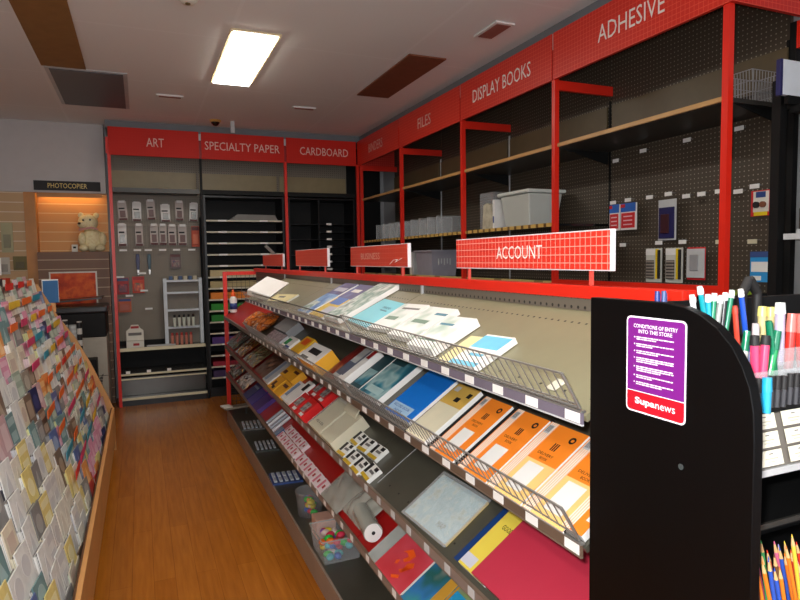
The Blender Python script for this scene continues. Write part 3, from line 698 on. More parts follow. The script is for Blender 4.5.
for S_, (z0, ang) in SH.items():
    a = radians(ang); L = (.99-.70)/cos(a)
    ex, ez = cos(a), sin(a); nx, nz = -sin(a), cos(a)
    for bi, (y0, y1) in enumerate(BAY):
        if S_ == 'S1' and bi == 3: continue
        m = {'S1': BEIGE, 'S2': DKSH, 'S3': DKSH, 'S4': RD}[S_]
        if S_ == 'S2' and bi == 3: m = RD
        if S_ == 'S3' and bi >= 2: m = RD
        P = lambda s, n: (.70+ex*s+nx*n, z0+ez*s+nz*n)
        o = edgeY(MB(), [P(0, -.012), P(L, -.012), P(L, 0), P(0, 0)], y0, y1, m)
        # row of small slots near the back, and another near the front
        if S_ in ('S1', 'S3'):
            for q in range(int((y1-y0-.05)/.0254)):
                yy = y0+.03+q*.0254
                for s in ((.27, .045) if S_ == 'S1' else (.05,)):
                    if s < .1 and q % 3: continue
                    o.add([(P(s-.003, .0004)[0], yy-.0035, P(s-.003, .0004)[1]), (P(s+.003, .0004)[0], yy-.0035, P(s+.003, .0004)[1]),
                           (P(s+.003, .0004)[0], yy+.0035, P(s+.003, .0004)[1]), (P(s-.003, .0004)[0], yy+.0035, P(s-.003, .0004)[1])], [(0, 1, 2, 3)], INK)
        sh = o.build('shelf', g, world=True)
        if m is RD: sh['label'] = 'red shelf'
        # price strip on the front edge, with the tickets it holds
        zt = z0+.006; zb = z0-(.014 if S_ in ('S1', 'S2') else .019)
        sm = {'S1': mat('smoky_strip', (112, 104, 118), .25), 'S2': mat('brown_strip', (100, 82, 68), .3), 'S3': mat('taupe_strip', (134, 120, 112), .4), 'S4': mat('taupe_strip')}[S_]
        ps = MB().box(.693, .697, y0, y1, zb, zt, sm).box(.692, .701, y0, y1, zt+.0003, zt+.004, STEEL if S_ in ('S1', 'S2') else TAUPE).box(.692, .6975, y0, y1, zb-.003, zb-.0003, LGREY if S_ == 'S1' else TAUPE).build('price_strip', g, world=True)
        n = int((y1-y0)/.122)
        if S_ in ('S3', 'S4') and bi > 1: continue
        if bi == 3: continue
        for q in range(n):
            yy = y0+.025+q*.122
            tl = .04 if S_ in ('S1', 'S2') else .03
            MB().box(.6918, .6928, yy-tl/2, yy+tl/2, zb+.001, zt-.001, TICKET if S_ != 'S3' else LGREY).build('price_ticket', ps, world=True)
    # wire guards
def guard(y0, y1, z0, xb=.697, name='wire_guard'):
    b = MB(); zb = z0+.012; xt = .657; zt = z0+.078
    n = int((y1-y0)/.0255)
    for k in range(n+1):
        y = y0+(y1-y0)*k/n
        b.cyl((xb, y, zb), (xt, y, zt), .0013, STEEL, 4, caps=False)
    b.cyl((xt, y0, zt), (xt, y1, zt), .0024, STEEL, 6); b.cyl((xb, y0, zb+.001), (xb, y1, zb+.001), .0026, STEEL, 6)
    b.cyl((xb-.004, y0, zb+.008), (xb-.004, y1, zb+.008), .0018, STEEL, 5)
    for y in (y0, y1): b.cyl((xb, y, zb), (xt, y, zt), .003, STEEL, 6)
    b.build(name, g, world=True)
guard(.84, 2.09, SH['S1'][0])
guard(.84, 2.09, SH['S2'][0]); guard(2.11, 3.29, SH['S2'][0]); guard(3.31, 4.40, SH['S2'][0])
for y0, y1 in ((2.105, 3.295), (3.305, 4.49)):
    b = MB().prism([(.698, 1.229), (.665, 1.284), (.667, 1.286), (.700, 1.231)], y0, y1, CLEAR, 'Y')
    b.cyl((.666, y0, 1.287), (.666, y1, 1.287), .003, DKMET, 6)
    b.build('clear_guard', g, world=True)['label'] = 'clear plastic guard with dark top edge'

# signs standing on the rail
SGN = grid_mat('red_sign_grid', (236, 56, 40), (250, 176, 160), 'XY', (.0192, .0205), .0022, rough=.35, mix=.85, off=(0, .002))
SGN2 = grid_mat('red_sign_faint_grid', (216, 62, 44), (228, 120, 96), 'XY', (.0192, .0205), .0022, rough=.4, mix=.5, off=(0, .002))
WED = mat('white_sign_edge', (232, 230, 232), .4)
for i, (y0, y1, z0, z1, s, w, lb) in enumerate(((1.09, 1.828, 1.463, 1.560, 'ACCOUNT', .225, 'red gridded ACCOUNT sign on thin stems above the gondola rail'),
                              (2.235, 2.955, 1.463, 1.560, 'BUSINESS', .25, 'red BUSINESS sign with a small white scribble above the gondola rail'),
                              (3.373, 4.145, 1.458, 1.565, 'OFFICE', .16, 'faint red sign on the gondola rail, third from the near end'),
                              (4.56, 5.362, 1.452, 1.548, None, 0, 'plain red sign on the gondola rail farthest down the aisle'))):
    T = FW(1.012, y1, z0)
    t = thing('shelf_sign', lb, 'sign', T, 'red signs on the gondola rail')
    W = y1-y0; Hh = z1-z0
    p = MB().box(0, W, 0, Hh, .008, .022, WED).box(.003, W-.003, .003, Hh-.003, .0222, .0235, SGN if i == 0 else SGN2).build('sign_board', t)
    for xx in (W*.10, W*.90): MB().box(xx-.004, xx+.004, 1.4275-z0, -.0003, .010, .018, mat('pale_red_stem', (226, 90, 76), .4)).build('stem', t)
    if s and i < 2:
        text(s, w, frame((W*(.50 if i == 0 else .40), Hh*.5, .0243), (1, 0, 0), (0, 1, 0)), SIGNW if i == 0 else mat('pink_faded_ink', (236, 170, 150), .5, var=0), t, h=.037 if i == 0 else .03)
    if i == 1:
        MB().tube([(W*.74, .012, .0250), (W*.80, .03, .0250), (W*.86, .032, .0250), (W*.82, .02, .0250), (W*.92, .036, .0250)], .0012, SIGNW, 4).build('scribble', t)

# ------------------------------------------------------------------ goods on the sloping shelves
def paperset(name, T, w, l, h, cover, side, label, cat, art=None, group=None, words=(), spine=None):
    """a pad, book or magazine: page block with a printed cover"""
    r = thing(name, label, cat, T, group)
    MB().box(0, w, 0, l, 0, h-.0008, side).build('page_block', r)
    c = MB().box(0, w, 0, l, h-.0007, h, cover)
    if spine: c.box(-.0006, .0004, 0, l, -.0, h, spine)
    for a in (art or []): c.box(a[0]*w, a[1]*w, a[2]*l, a[3]*l, h+.0001*(1+a[5] if len(a) > 5 else 1), h+.0003+.0001*(1+a[5] if len(a) > 5 else 1), a[4])
    cv = c.build('front_cover', r)
    for (s, ww, cx, cy, hh, m) in words:
        text(s, ww*w, frame((cx*w, cy*l, h+.0011), (1, 0, 0), (0, 1, 0)), m, cv, h=hh)
    return r
# shelf 1 (top)
purp = blotch_mat('magazine_purple', [(60, 50, 110), (70, 60, 130), (90, 110, 180)], 6)
sky = blotch_mat('magazine_sky', [(60, 110, 190), (120, 170, 220), (210, 220, 220)], 12)
yel = mat('magazine_yellow', (226, 190, 50), .4)
grnw = blotch_mat('magazine_green', [(226, 232, 226), (110, 150, 136), (220, 228, 222), (60, 96, 84)], 9)
paperset('magazine', FS('S1', 3.02, .03, h=.002, rot=-0), .20, .29, .012, sky, WHITE, 'purple and blue topped magazine, farther of the two near the clear guard', 'magazine',
         art=[(0, 1, .62, 1, purp), (.1, .9, .72, .84, mat('pale_ink', (190, 190, 206), .5, var=0), 2), (.05, .6, .05, .35, grnw, 2)])
paperset('magazine', FS('S1', 2.79, .03), .22, .29, .012, yel, WHITE, 'purple, blue and yellow magazine on the top shelf beside the green and white one', 'magazine',
         art=[(0, 1, .55, 1, purp), (.1, .8, .36, .56, mat('magazine_blue', (50, 110, 200), .4), 2), (.4, .95, .08, .30, mat('pale_ink', ), 2), (.2, .7, .75, .84, WHITE, 3)])
paperset('magazine', FS('S1', 2.545, .035, h=.003), .21, .30, .02, grnw, WHITE, 'green and white magazine pile on the top shelf between purple magazine and aqua pad', 'magazine')
aq = mat('aqua_cover', (120, 208, 224), .5, var=.03)
paperset('account_pad', FS('S1', 2.29, .06, rot=-3), .25, .175, .012, aq, WHITE, 'aqua blue account pad on the top shelf', 'pad',
         art=[(.5, .78, .60, .635, mat('pale_print', (70, 130, 150), .5, var=0))], words=[('ANALYSIS', .34, .62, .72, .012, mat('teal_ink', (30, 96, 120), .5, var=0))])
wg = blotch_mat('white_green_cover', [(236, 238, 234), (236, 238, 234), (178, 200, 186)], 9)
dkg = mat('sage_ink', (110, 140, 120), .5, var=0)
paperset('booklet', FS('S1', 2.025, .05, h=.003, rot=4), .18, .17, .014, wg, WHITE, 'white booklet with sage print, next to the aqua pad on the top shelf', 'booklet', art=[(.15, .6, .35, .48, dkg), (.2, .9, .78, .84, mat('grey_print'))])
paperset('booklet', FS('S1', 1.815, .04, h=.003, rot=2), .18, .18, .018, wg, WHITE, 'white booklet with sage print, middle of the white booklets on the top shelf', 'booklet', art=[(.15, .7, .45, .56, dkg), (.55, .95, .75, .82, mat('pale_print'))])
t = paperset('booklet', FS('S1', 1.605, .015, h=.003, rot=3), .15, .165, .024, wg, WHITE, 'thick pile of white booklets, nearest pile of the white booklets on the top shelf', 'booklet', art=[(.1, .8, .2, .24, dkg), (.1, .6, .7, .76, mat('pale_print'))])
paperset('leaflet', FS('S1', 1.422, .003, rot=6), .075, .135, .003, CREAM, CREAM, 'cream leaflet in the wire guard between white booklets and light blue booklet', 'leaflet')
paperset('booklet', FS('S1', 1.335, .006, h=.003, rot=4), .115, .135, .016, WHITE, WHITE, 'light blue and white booklet nearest the bare end of the top shelf', 'booklet',
         art=[(0, 1, .55, .95, mat('light_blue_print', (110, 190, 220), .5)), (0, 1, .0, .12, mat('light_blue_print')), (.3, .8, .3, .38, mat('light_blue_print'))])
tag(MB(FS('S1', .985, .035)).box(0, .03, 0, .035, 0, .001, mat('torn_label', (206, 204, 186), .5)).build('loose_label', loc=(.74, .97, 1.24)), 'small pale loose label inside the near end of the wire guard', 'label')
# far end of shelf 1
t = thing('white_binder', 'white box lid propped up at the far end of the top shelf', 'box lid', frame((.64, 4.05, 1.305), (.123, -.10, -.046), (.139, .15, .068)))
MB().box(0, .17, 0, .25, 0, .008, WHITE).box(.005, .165, .005, .245, -.004, -.0005, OFFW).build('lid_top', t, bev=.002)
MB().box(0, .17, -.001, .006, -.03, -.001, mat('lid_side', (206, 200, 188), .5)).box(0, .17, .244, .25, -.03, -.0045, mat('lid_side')).build('lid_side', t)
tag(MB().box(-.012, .012, -.006, .006, -.08, .14, mat('dark_bar', (92, 84, 76), .4)).build('support_bar', loc=(0, 0, 0)), 'dark flat bar sticking up behind the white binder', 'bar').matrix_world = Matrix.Translation((1.035, 4.95, 1.52)) @ Matrix.Rotation(radians(-45), 4, 'Y')
paperset('booklet', FS('S1', 3.86, .035, rot=5), .42, .085, .01, CREAM, OFFW, 'cream booklet leaning at the far end of the top shelf', 'booklet', art=[(.3, .6, .5, .7, mat('grey_print'))])
# glue bottle on the red end shelf
t = thing('glue_bottle', 'white glue bottle with orange cap on the red end shelf', 'bottle', loc=(.76, 5.62, 1.035))
MB().lathe([(0, 0), (.03, 0), (.032, .01), (.032, .12), (.02, .145)], WHITE, 16).lathe([(.0325, .03), (.0328, .03), (.0328, .085), (.0325, .085)], mat('blue_card'), 16).build('body', t)
MB().lathe([(.02, .1455), (.02, .17), (.011, .18), (.009, .205), (0, .207)], mat('orange_cap', (230, 90, 30), .4), 14).build('cap', t)

# shelf 2
org = blotch_mat('orange_plastic_pack', [(210, 100, 26), (236, 140, 60), (170, 70, 20), (230, 190, 150)], 25, .2, 3, coat=.5)
def bag(name, M, a, b_, c, m, label, cat, seed=1, group=None):
    r = random.Random(seed)
    # a crumpled pouch: two flat sheets meeting in a seam, creased at random
    nx, ny = 26, 18; vs = []; fs = []
    fold = [(r.uniform(0, a), r.uniform(0, b_), r.uniform(0, pi), r.uniform(22, 50)) for _ in range(4)]
    for sgn in (1, -1):
        for j in range(ny+1):
            for i in range(nx+1):
                u, v = i/nx, j/ny
                e = (1-(2*u-1)**4)*(1-(2*v-1)**4)
                x, y = u*a, v*b_
                z = c*.5*e
                if sgn > 0:
                    z = c*.5+c*.42*e*(1+.35*sum(abs(sin((x-fx)*k*cos(t)+(y-fy)*k*sin(t)))-.6 for fx, fy, t, k in fold))*.9
                else: z = c*.5*(1-e)
                vs.append((x+r.uniform(-.0012, .0012), y+r.uniform(-.0012, .0012), max(z, 0)))
    n1 = (nx+1)*(ny+1)
    for sgn in (0, 1):
        for j in range(ny):
            for i in range(nx):
                q = sgn*n1+j*(nx+1)+i
                f = (q, q+1, q+nx+2, q+nx+1)
                fs.append(f if sgn == 0 else tuple(reversed(f)))
    bm_ = MB(); bm_.add(vs, fs, m, True)
    o = bm_.build(name)
    o.matrix_world = M; return tag(o, label, cat, group)
bag('orange_pack', FS('S2', 4.75, .02), .32, .16, .06, org, 'shiny orange packet at the far end of the second shelf', 'packet', 2)
bag('orange_pack', FS('S2', 4.36, .03), .34, .17, .07, org, 'crinkled orange packet beside the wire guard end on the second shelf', 'packet', 5)
bag('orange_pack', FS('S2', 4.30, .20, h=.03), .16, .06, .07, mat('orange_cap2', (230, 120, 20), .3), 'bright orange bundle behind the crinkled orange packet', 'packet', 6)
paperset('carton', FS('S2', 3.80, .10), .34, .10, .05, LGREY, GREYP, 'pale grey carton on the second shelf near the orange packets', 'carton')
paperset('carton', FS('S2', 3.74, .005), .36, .085, .045, blotch_mat('mauve_print', [(206, 196, 200), (130, 116, 126)], 60), LGREY, 'striped pale mauve carton below the grey one on the second shelf', 'carton')
paperset('carton', FS('S2', 3.30, .01), .17, .09, .05, WHITE, WHITE, 'white and green small carton on the second shelf', 'carton', art=[(.1, .5, .3, .8, mat('green_ink', (40, 150, 90), .5, var=0)), (.5, 1, .0, .3, mat('blue_card'))])
paperset('carton', FS('S2', 3.10, .03), .16, .11, .045, mat('yellow_card', (232, 180, 40), .5), mat('yellow_card'), 'yellow and orange small carton on the second shelf', 'carton', art=[(.2, .8, .5, .9, mat('orange_cap'))])
paperset('carton', FS('S2', 2.96, .005), .12, .06, .04, WHITE, mat('blue_card'), 'white and dark blue low carton left of the yellow box on the second shelf', 'carton')
t = paperset('carton', FS('S2', 2.83, .005), .28, .11, .065, WHITE, mat('box_yellow', (240, 174, 40), .5, var=.03), 'white and yellow box with a black picture on the second shelf', 'carton', art=[(.2, .75, .45, .75, INK), (.1, .5, .1, .25, mat('grey_print'))])
bag('red_packet', FS('S2', 2.52, .02), .13, .21, .02, mat('dull_red_wrap', (130, 40, 36), .3), 'long dull red packet on the second shelf by the silver pack', 'packet', 9)
paperset('carton', FS('S2', 2.385, .03, rot=-2), .075, .19, .03, LGREY, WHITE, 'silver and white long pack on the second shelf, farther of the two', 'carton', art=[(0, 1, .1, .5, mat('slate_print', (96, 104, 124), .4))])
paperset('carton', FS('S2', 2.30, .03, rot=-2), .07, .19, .035, WHITE, WHITE, 'white long pack with red stripe on the second shelf, beside the teal books', 'carton', art=[(0, .25, .1, .9, mat('slate_print')), (.4, .9, .7, .95, mat('crimson_card'))])
teal = blotch_mat('teal_sea_cover', [(40, 90, 110), (60, 140, 160), (170, 200, 200), (90, 150, 160)], 8, .3)
paperset('exercise_book', FS('S2', 2.19, .035), .10, .205, .02, mat('dark_teal_cover', (36, 76, 84), .4), WHITE, 'dark teal topped book on the second shelf, partly under the larger sea coloured book', 'book', art=[(.1, .9, .1, .5, teal)])
paperset('exercise_book', FS('S2', 2.075, .03), .185, .21, .022, teal, WHITE, 'sea coloured picture book on the second shelf beside the bright blue book', 'book', art=[(0, .6, .78, 1, mat('dark_teal_cover')), (.15, .85, .10, .24, mat('pale_sea', (176, 206, 206), .5))])
BL = mat('bright_blue_cover', (24, 122, 222), .35, var=.02)
paperset('book', FS('S2', 1.80, .025), .19, .225, .022, BL, WHITE, 'bright blue book with a pale label on the second shelf', 'book', art=[(.03, .80, .03, .2, mat('pale_blue_label', (170, 205, 232), .5))],
         words=[('RECORD BOOK', .6, .42, .145, .010, mat('blue_ink', (20, 80, 160), .5, var=0)), ('INDEX', .3, .42, .07, .009, mat('blue_ink'))], spine=INK)
def book_div(y):
    o = MB(FS('S2', y, .0)).box(0, .004, 0, .22, 0, .014, INK).build('shelf_divider', g, world=True)
ORN = mat('book_orange', (250, 138, 40), .45, var=.02)
STP = strip_mat('margin_stripes', [(250, 236, 220), (250, 196, 160)], 'X', .006)
def delivery(y, top, low, label, s='DELIVERY', k=0):
    w, l, h = .128, .212, .016
    T = FS('S2', y, -.002, rot=0)
    r = thing('delivery_book', label, 'book', T, 'delivery books on the second shelf')
    MB().box(0, w, 0, l, 0, h-.0008, WHITE).build('page_block', r)
    c = MB().box(0, w, 0, l, h-.0007, h, top)
    if low is not top: c.box(0, w, 0, l*.5, h+.0001, h+.0003, low)
    c.box(.003, .03, 0, l, h+.0004, h+.0006, STP)
    c.box(.006, .024, l*.84, l*.96, h+.0007, h+.0009, LGREY)
    c.box(w*.36, w*.78, l*.10, l*.46, h+.0004, h+.0007, WHITE)
    for q in range(3): c.box(w*.53+q*.0065, w*.53+q*.0065+.0035, l*.67, l*.77, h+.0004, h+.0007, INK)
    c.cyl((w*.80, l*.87, h+.0004), (w*.80, l*.87, h+.0008), .0095, INK, 14).cyl((w*.81, l*.868, h+.0009), (w*.81, l*.868, h+.0011), .0045, top, 12)
    for q in range(5): c.box(.008+q*.003, .0095+q*.003, l*.86, l*.95, h+.001, h+.0012, mat('grey_print'))
    cv = c.build('front_cover', r)
    text(s, w*.40, frame((w*.56, l*.60, h+.0012), (1, 0, 0), (0, 1, 0)), INK, cv, h=.007)
    text('BOOK', w*.2, frame((w*.60, l*.545, h+.0012), (1, 0, 0), (0, 1, 0)), INK, cv, h=.007)
    return r
paperset('delivery_book', FS('S2', 1.585, .0), .125, .215, .022, mat('pale_cream_cover', (226, 218, 190), .5), WHITE, 'pale cream book with mustard top band beside the blue book', 'book', group='delivery books on the second shelf',
         art=[(0, 1, .62, 1, mat('mustard_cover', (216, 176, 84), .5)), (.08, .28, .86, .95, LGREY, 2), (.45, .65, .70, .78, INK, 2), (.75, .9, .82, .9, INK, 2)])
PALE = mat('book_pale_orange', (250, 206, 128), .45, var=.03)
delivery(1.430, ORN, ORN, 'orange DELIVERY BOOK next to the pale cream book')
delivery(1.275, ORN, ORN, 'orange DELIVERY BOOK, second of the orange ones')
delivery(1.140, ORN, PALE, 'orange DELIVERY BOOK with pale yellow lower half, third of the orange ones')
delivery(1.005, ORN, PALE, 'orange DELIVERY BOOK with pale lower half, fourth, near the black panel')
w_ = .07
r = thing('delivery_book', 'orange book cut off by the black panel, at the near end of the second shelf', 'book', FS('S2', .872, .01), 'delivery books on the second shelf')
MB().box(-.02, .035, 0, .2, 0, .015, WHITE).build('page_block', r); MB().box(-.02, .035, 0, .2, .0153, .016, ORN).box(-.018, .003, 0, .2, .0162, .0165, STP).box(.018, .034, .03, .1, .0162, .0165, WHITE).build('front_cover', r)
for y in (1.60, 1.445, 1.288, 1.148, 1.013, .875): book_div(y-.002+.006)

# shelf 3
clr = blotch_mat('clear_bag_grey', [(40, 44, 40), (110, 118, 110), (50, 54, 48), (170, 176, 170)], 16, .08, 3, coat=1., alpha=.75)
bag('plastic_bag', FS('S3', 5.75, .02), .5, .25, .06, clr, 'shiny clear bag in the red end frame on the third shelf', 'bag', 11)
bag('plastic_bag', FS('S3', 5.20, .02), .35, .22, .05, blotch_mat('clear_bag_orange', [(120, 70, 30), (90, 80, 50), (190, 150, 100)], 14, .15, 3, coat=1.), 'brown and orange bag on the third shelf', 'bag', 12)
bag('plastic_bag', FS('S3', 4.80, .02), .45, .20, .04, blotch_mat('clear_bag_olive', [(90, 86, 60), (120, 116, 84), (60, 58, 44)], 12, .2, 3, coat=1.), 'olive grey bag on the third shelf', 'bag', 13)
bag('plastic_bag', FS('S3', 4.30, .02), .35, .18, .03, mat('brown_wrap', (96, 70, 56), .3), 'flat brown packet on the third shelf beside the pale blue pens pack', 'packet', 14)
paperset('pen_box', FS('S3', 3.88, .01), .17, .19, .035, LGREY, WHITE, 'pale blue grey long box on the third shelf', 'box', art=[(.1, .45, .05, .95, mat('steel_blue', (130, 150, 176), .4))])
YC = mat('box_yellow')
paperset('carton', FS('S3', 3.66, .0), .16, .10, .04, YC, YC, 'yellow carton with dark print, front left of the yellow cartons', 'carton', group='yellow cartons on the third shelf', art=[(.2, .5, .2, .6, MAR), (.5, .8, .1, .3, INK)])
paperset('carton', FS('S3', 3.48, .0), .15, .10, .04, YC, YC, 'yellow carton, front right of the yellow cartons', 'carton', group='yellow cartons on the third shelf', art=[(.2, .8, .6, .8, MAR)])
paperset('carton', FS('S3', 3.70, .105), .14, .09, .04, YC, YC, 'yellow carton, back left of the yellow cartons on the third shelf', 'carton', group='yellow cartons on the third shelf', art=[(.1, .6, .2, .5, MAR)])
paperset('carton', FS('S3', 3.54, .105), .14, .09, .045, YC, YC, 'yellow carton, back right of the yellow cartons on the third shelf', 'carton', group='yellow cartons on the third shelf', art=[(.2, .9, .6, .8, MAR)])
paperset('carton', FS('S3', 3.31, .005), .10, .14, .04, WHITE, WHITE, 'white long carton on the third shelf, beside the yellow cartons', 'carton', art=[(.1, .6, .2, .9, mat('steel_blue'))])
paperset('carton', FS('S3', 3.19, .005), .10, .17, .045, WHITE, WHITE, 'white long carton on the third shelf, beside the red packs', 'carton', art=[(.3, .8, .6, .9, INK)])
RC = mat('bright_red_card', (220, 34, 34), .4)
for i, (y, s, lb) in enumerate(((3.075, .0, 'front left'), (2.94, .0, 'front right'), (3.05, .115, 'back left'), (2.92, .115, 'back right'))):
    paperset('red_pack', FS('S3', y, s), .12, .11, .045, RC, RC, 'bright red stapler pack on the third shelf, %s of the four' % lb, 'pack', group='red packs on the third shelf', art=[(.15, .75, .25, .75, blotch_mat('pack_window', [(190, 190, 186), (90, 90, 90)], 60)), (.5, .95, .05, .2, WHITE)])
paperset('grey_tray', FS('S3', 2.775, .01), .09, .19, .02, CLEAR2, CLEAR2, 'clear flat pack on the third shelf beside the cream boxes', 'pack')
IV = mat('ivory_carton', (206, 200, 176), .55, var=.02)
paperset('carton', FS('S3', 2.66, .005), .17, .19, .055, IV, IV, 'ivory carton with black words on the third shelf, farther of the two', 'carton', words=[('PEEL & SEAL', .6, .5, .2, .012, INK)], art=[(.1, .9, .9, .98, OFFW)])
t = paperset('carton', FS('S3', 2.47, .005), .15, .17, .055, IV, IV, 'ivory carton with an open grey flap on the third shelf, nearer of the two', 'carton')
MB().prism([(0, 0), (.05, .02), (.10, .03), (.16, .01), (.16, .014), (.10, .036), (.05, .026), (0, .006)], .0, .15, IV, 'X').build('flap', t).matrix_basis = Matrix.Translation((-.03, .145, .055))
BW = mat('white_label_face', (232, 232, 226), .5)
k = 0
for i, (y, s) in enumerate(((2.31, .005), (2.31, .075), (2.215, .0), (2.215, .07), (2.12, .0), (2.11, .075), (2.03, .01))):
    M = FS('S3', y, s, rot=[3, -2, 0, 4, -3, 2, -4][i])
    paperset('correction_tape_pack', M, .078, .062, .016, BW, BW, 'white, black and yellow small pack, %s from the ivory cartons on the third shelf' % ORD[i+1], 'pack', group='white and black packs on the third shelf',
             art=[(0, 1, 0, .22, mat('mustard_band', (206, 170, 40), .5)), (.0, .28, .25, .95, INK, 1), (.4, .9, .45, .62, mat('grey_print'), 1), (.62, .98, .7, .95, INK, 1)])
# seam line and map
tag(MB(FS('S3', 1.92, .03)).box(0, .002, 0, .22, 0, .001, LGREY).build('seam_line', loc=(.75, 1.92, .75)), 'thin pale bay seam across the dark third shelf', 'seam')  # thin strip standing for the seam between shelf bays
mapm = blotch_mat('map_sheet', [(196, 220, 222), (176, 206, 208), (206, 222, 216), (186, 196, 176)], 30, .12, 6, coat=.8)
t = paperset('folded_map', FS('S3', 1.655, .02, rot=2), .25, .165, .01, mapm, mat('map_yellow_edge', (206, 176, 90), .5), 'folded pale blue map in a clear sleeve on the third shelf', 'map', art=[(.5, .503, 0, 1, mat('fold_line', (140, 160, 160), .5)), (.0, .97, .5, .505, mat('fold_line'))],
             words=[('MAP', .16, .72, .2, .018, mat('olive_ink', (110, 110, 70), .5, var=0))])
MB().box(-.008, .262, -.008, .175, .0112, .0122, CLEAR).build('clear_sleeve', t)
paperset('folder', FS('S3', 1.345, .02), .028, .235, .006, mat('navy_folder', (22, 60, 120), .4), mat('navy_folder'), 'narrow dark blue folder edge showing on the third shelf left of the yellow one', 'folder')
t = paperset('folder', FS('S3', 1.315, .02), .12, .235, .012, mat('lemon_folder', (240, 216, 84), .4, var=.02), WHITE, 'yellow folder reading GOOD on the third shelf, partly under the crimson one', 'folder',
             art=[(.0, .42, .03, .16, mat('pale_lilac_label', (210, 212, 224), .5))], words=[('GOOD', .34, .40, .60, .014, INK)])
CR = mat('crimson_folder', (190, 50, 72), .4, var=.02)
t = paperset('folder', FS('S3', 1.235, .02, h=.016), .39, .25, .012, CR, CR, 'large crimson folder at the near end of the third shelf', 'folder')

# shelf 4
bag('plastic_bag', FS('S4', 5.7, .02), .4, .2, .05, clr, 'shiny clear bag on the lowest sloping shelf by the red end post', 'bag', 21)
bag('plastic_bag', FS('S4', 5.2, .02), .4, .2, .05, blotch_mat('clear_bag_white', [(60, 60, 60), (200, 204, 204), (110, 110, 110)], 20, .12, 4, coat=1.), 'glittering white bag on the lowest sloping shelf', 'bag', 22)
for i, (n, c) in enumerate((('navy', (24, 34, 100)), ('blue violet', (50, 36, 130)), ('violet', (70, 36, 120)))):
    t = paperset('pencil_case', FS('S4', 4.70-i*.20, .0, rot=0), .185, .17, .03, mat('case_'+n, c, .4), mat('case_'+n), n+' flat pencil case on the lowest sloping shelf', 'pencil case', art=[(.1, .9, .8, .88, mat('zip_pink', (190, 50, 130), .4)) if i else (.1, .9, .6, .7, mat('steel_blue'))])
for i in range(4):
    o = MB(FS('S4', 3.83-i*.065, .005, h=.012)).cyl((0, 0, 0), (0, .13, 0), .011, mat('pen_grey%d' % (i % 2), [(150, 156, 166), (206, 206, 210)][i % 2], .3), 10).build('marker_pen', loc=(.75, 3.83-i*.065, .5))
    tag(o, '%s marker pen on the lowest sloping shelf, %s from the pencil cases' % (['steel grey', 'pale grey'][i % 2], ORD[i+1]), 'pen', 'marker pens on the lowest sloping shelf')
paperset('card_pack', FS('S4', 3.57, .005), .06, .06, .02, mat('steel_blue'), mat('blue_card'), 'small blue pack between marker pens and pink labelled packs', 'pack')
PKW = mat('white_pink_card', (236, 220, 222), .5)
def erasers(y, s, lb, grp, hw=.078, hl=.05):
    paperset('label_pack', FS('S4', y, s, rot=-2), hw, hl, .018, PKW, PKW, lb, 'pack', group=grp, art=[(.08, .35, .1, .9, mat('pink_dots', (216, 120, 140), .5)), (.55, .8, .35, .65, mat('crimson_card'))])
for i in range(5):
    for j in range(2):
        erasers(3.50-i*.085, .003+j*.056, 'white and pink pack in the heap, %s row, %s from the marker pens' % (['front', 'rear'][j], ORD[i+1]), 'heap of white and pink packs')
for i in range(6):
    erasers(3.04-i*.082, .0, 'white and pink pack in the single neat row, %s from the far side' % ORD[i+1], 'neat row of white and pink packs', hw=.078, hl=.062)
film = blotch_mat('film_wrap', [(186, 188, 176), (206, 206, 196)], 4, .12, 1, coat=1., alpha=.6)
bag('plastic_bag', FS('S4', 2.56, .0), .25, .15, .03, film, 'dull clear bag with pale contents on the red lowest shelf', 'bag', 31)
bag('plastic_bag', FS('S4', 2.30, .03), .22, .15, .05, film, 'crumpled shiny clear bag beside the white roll on the red lowest shelf', 'bag', 32)
t = thing('tape_roll', 'white paper roll in clear wrap lying on the red lowest shelf', 'roll', FS('S4', 2.16, .03, h=.037) )
MB().cyl((0, .05, 0), (.17, .03, 0), .036, film, 20).build('wrapped_roll', t)
MB().cyl((.1705, .03, 0), (.1735, .03, 0), .034, WHITE, 20).cyl((.1737, .03, 0), (.175, .03, 0), .007, INK, 10).build('roll_end', t)
paperset('clear_wallet', FS('S4', 1.955, -.0), .07, .15, .01, CLEAR2, CLEAR2, 'clear plastic wallet on the red shelf between the roll and the pink map cover', 'wallet')
pk = blotch_mat('pink_map_cover', [(206, 50, 60), (216, 70, 84), (226, 96, 110)], 5, .25, 2, coat=.6)
t = paperset('exercise_book', FS('S4', 1.88, .0), .215, .155, .012, pk, WHITE, 'pinkish red book cover with an orange map shape on the lowest sloping shelf', 'book')
o = MB()
blobs = [[(.30, .62), (.45, .80), (.62, .74), (.60, .60), (.52, .48), (.44, .50), (.50, .62), (.42, .66)], [(.60, .52), (.72, .62), (.78, .54), (.66, .42), (.60, .36), (.55, .30), (.64, .28)], [(.34, .40), (.40, .46), (.42, .36), (.36, .32)], [(.50, .12), (.66, .24), (.70, .18), (.56, .08)]]
for bl in blobs: o.prism([(x*.215, y*.155) for x, y in bl], .0122, .0128, mat('map_orange', (244, 90, 20), .4, var=.03))
o.build('map_shape', t)
paperset('exercise_book', FS('S4', 1.655, .0), .15, .155, .012, blotch_mat('koala_print', [(60, 150, 150), (50, 120, 180), (40, 100, 96), (190, 170, 160)], 7, .3), mat('gold_edge', (200, 150, 50), .5), 'teal and blue picture book on the lowest sloping shelf', 'book', art=[(.7, .98, 0, 1, mat('gold_edge'))])
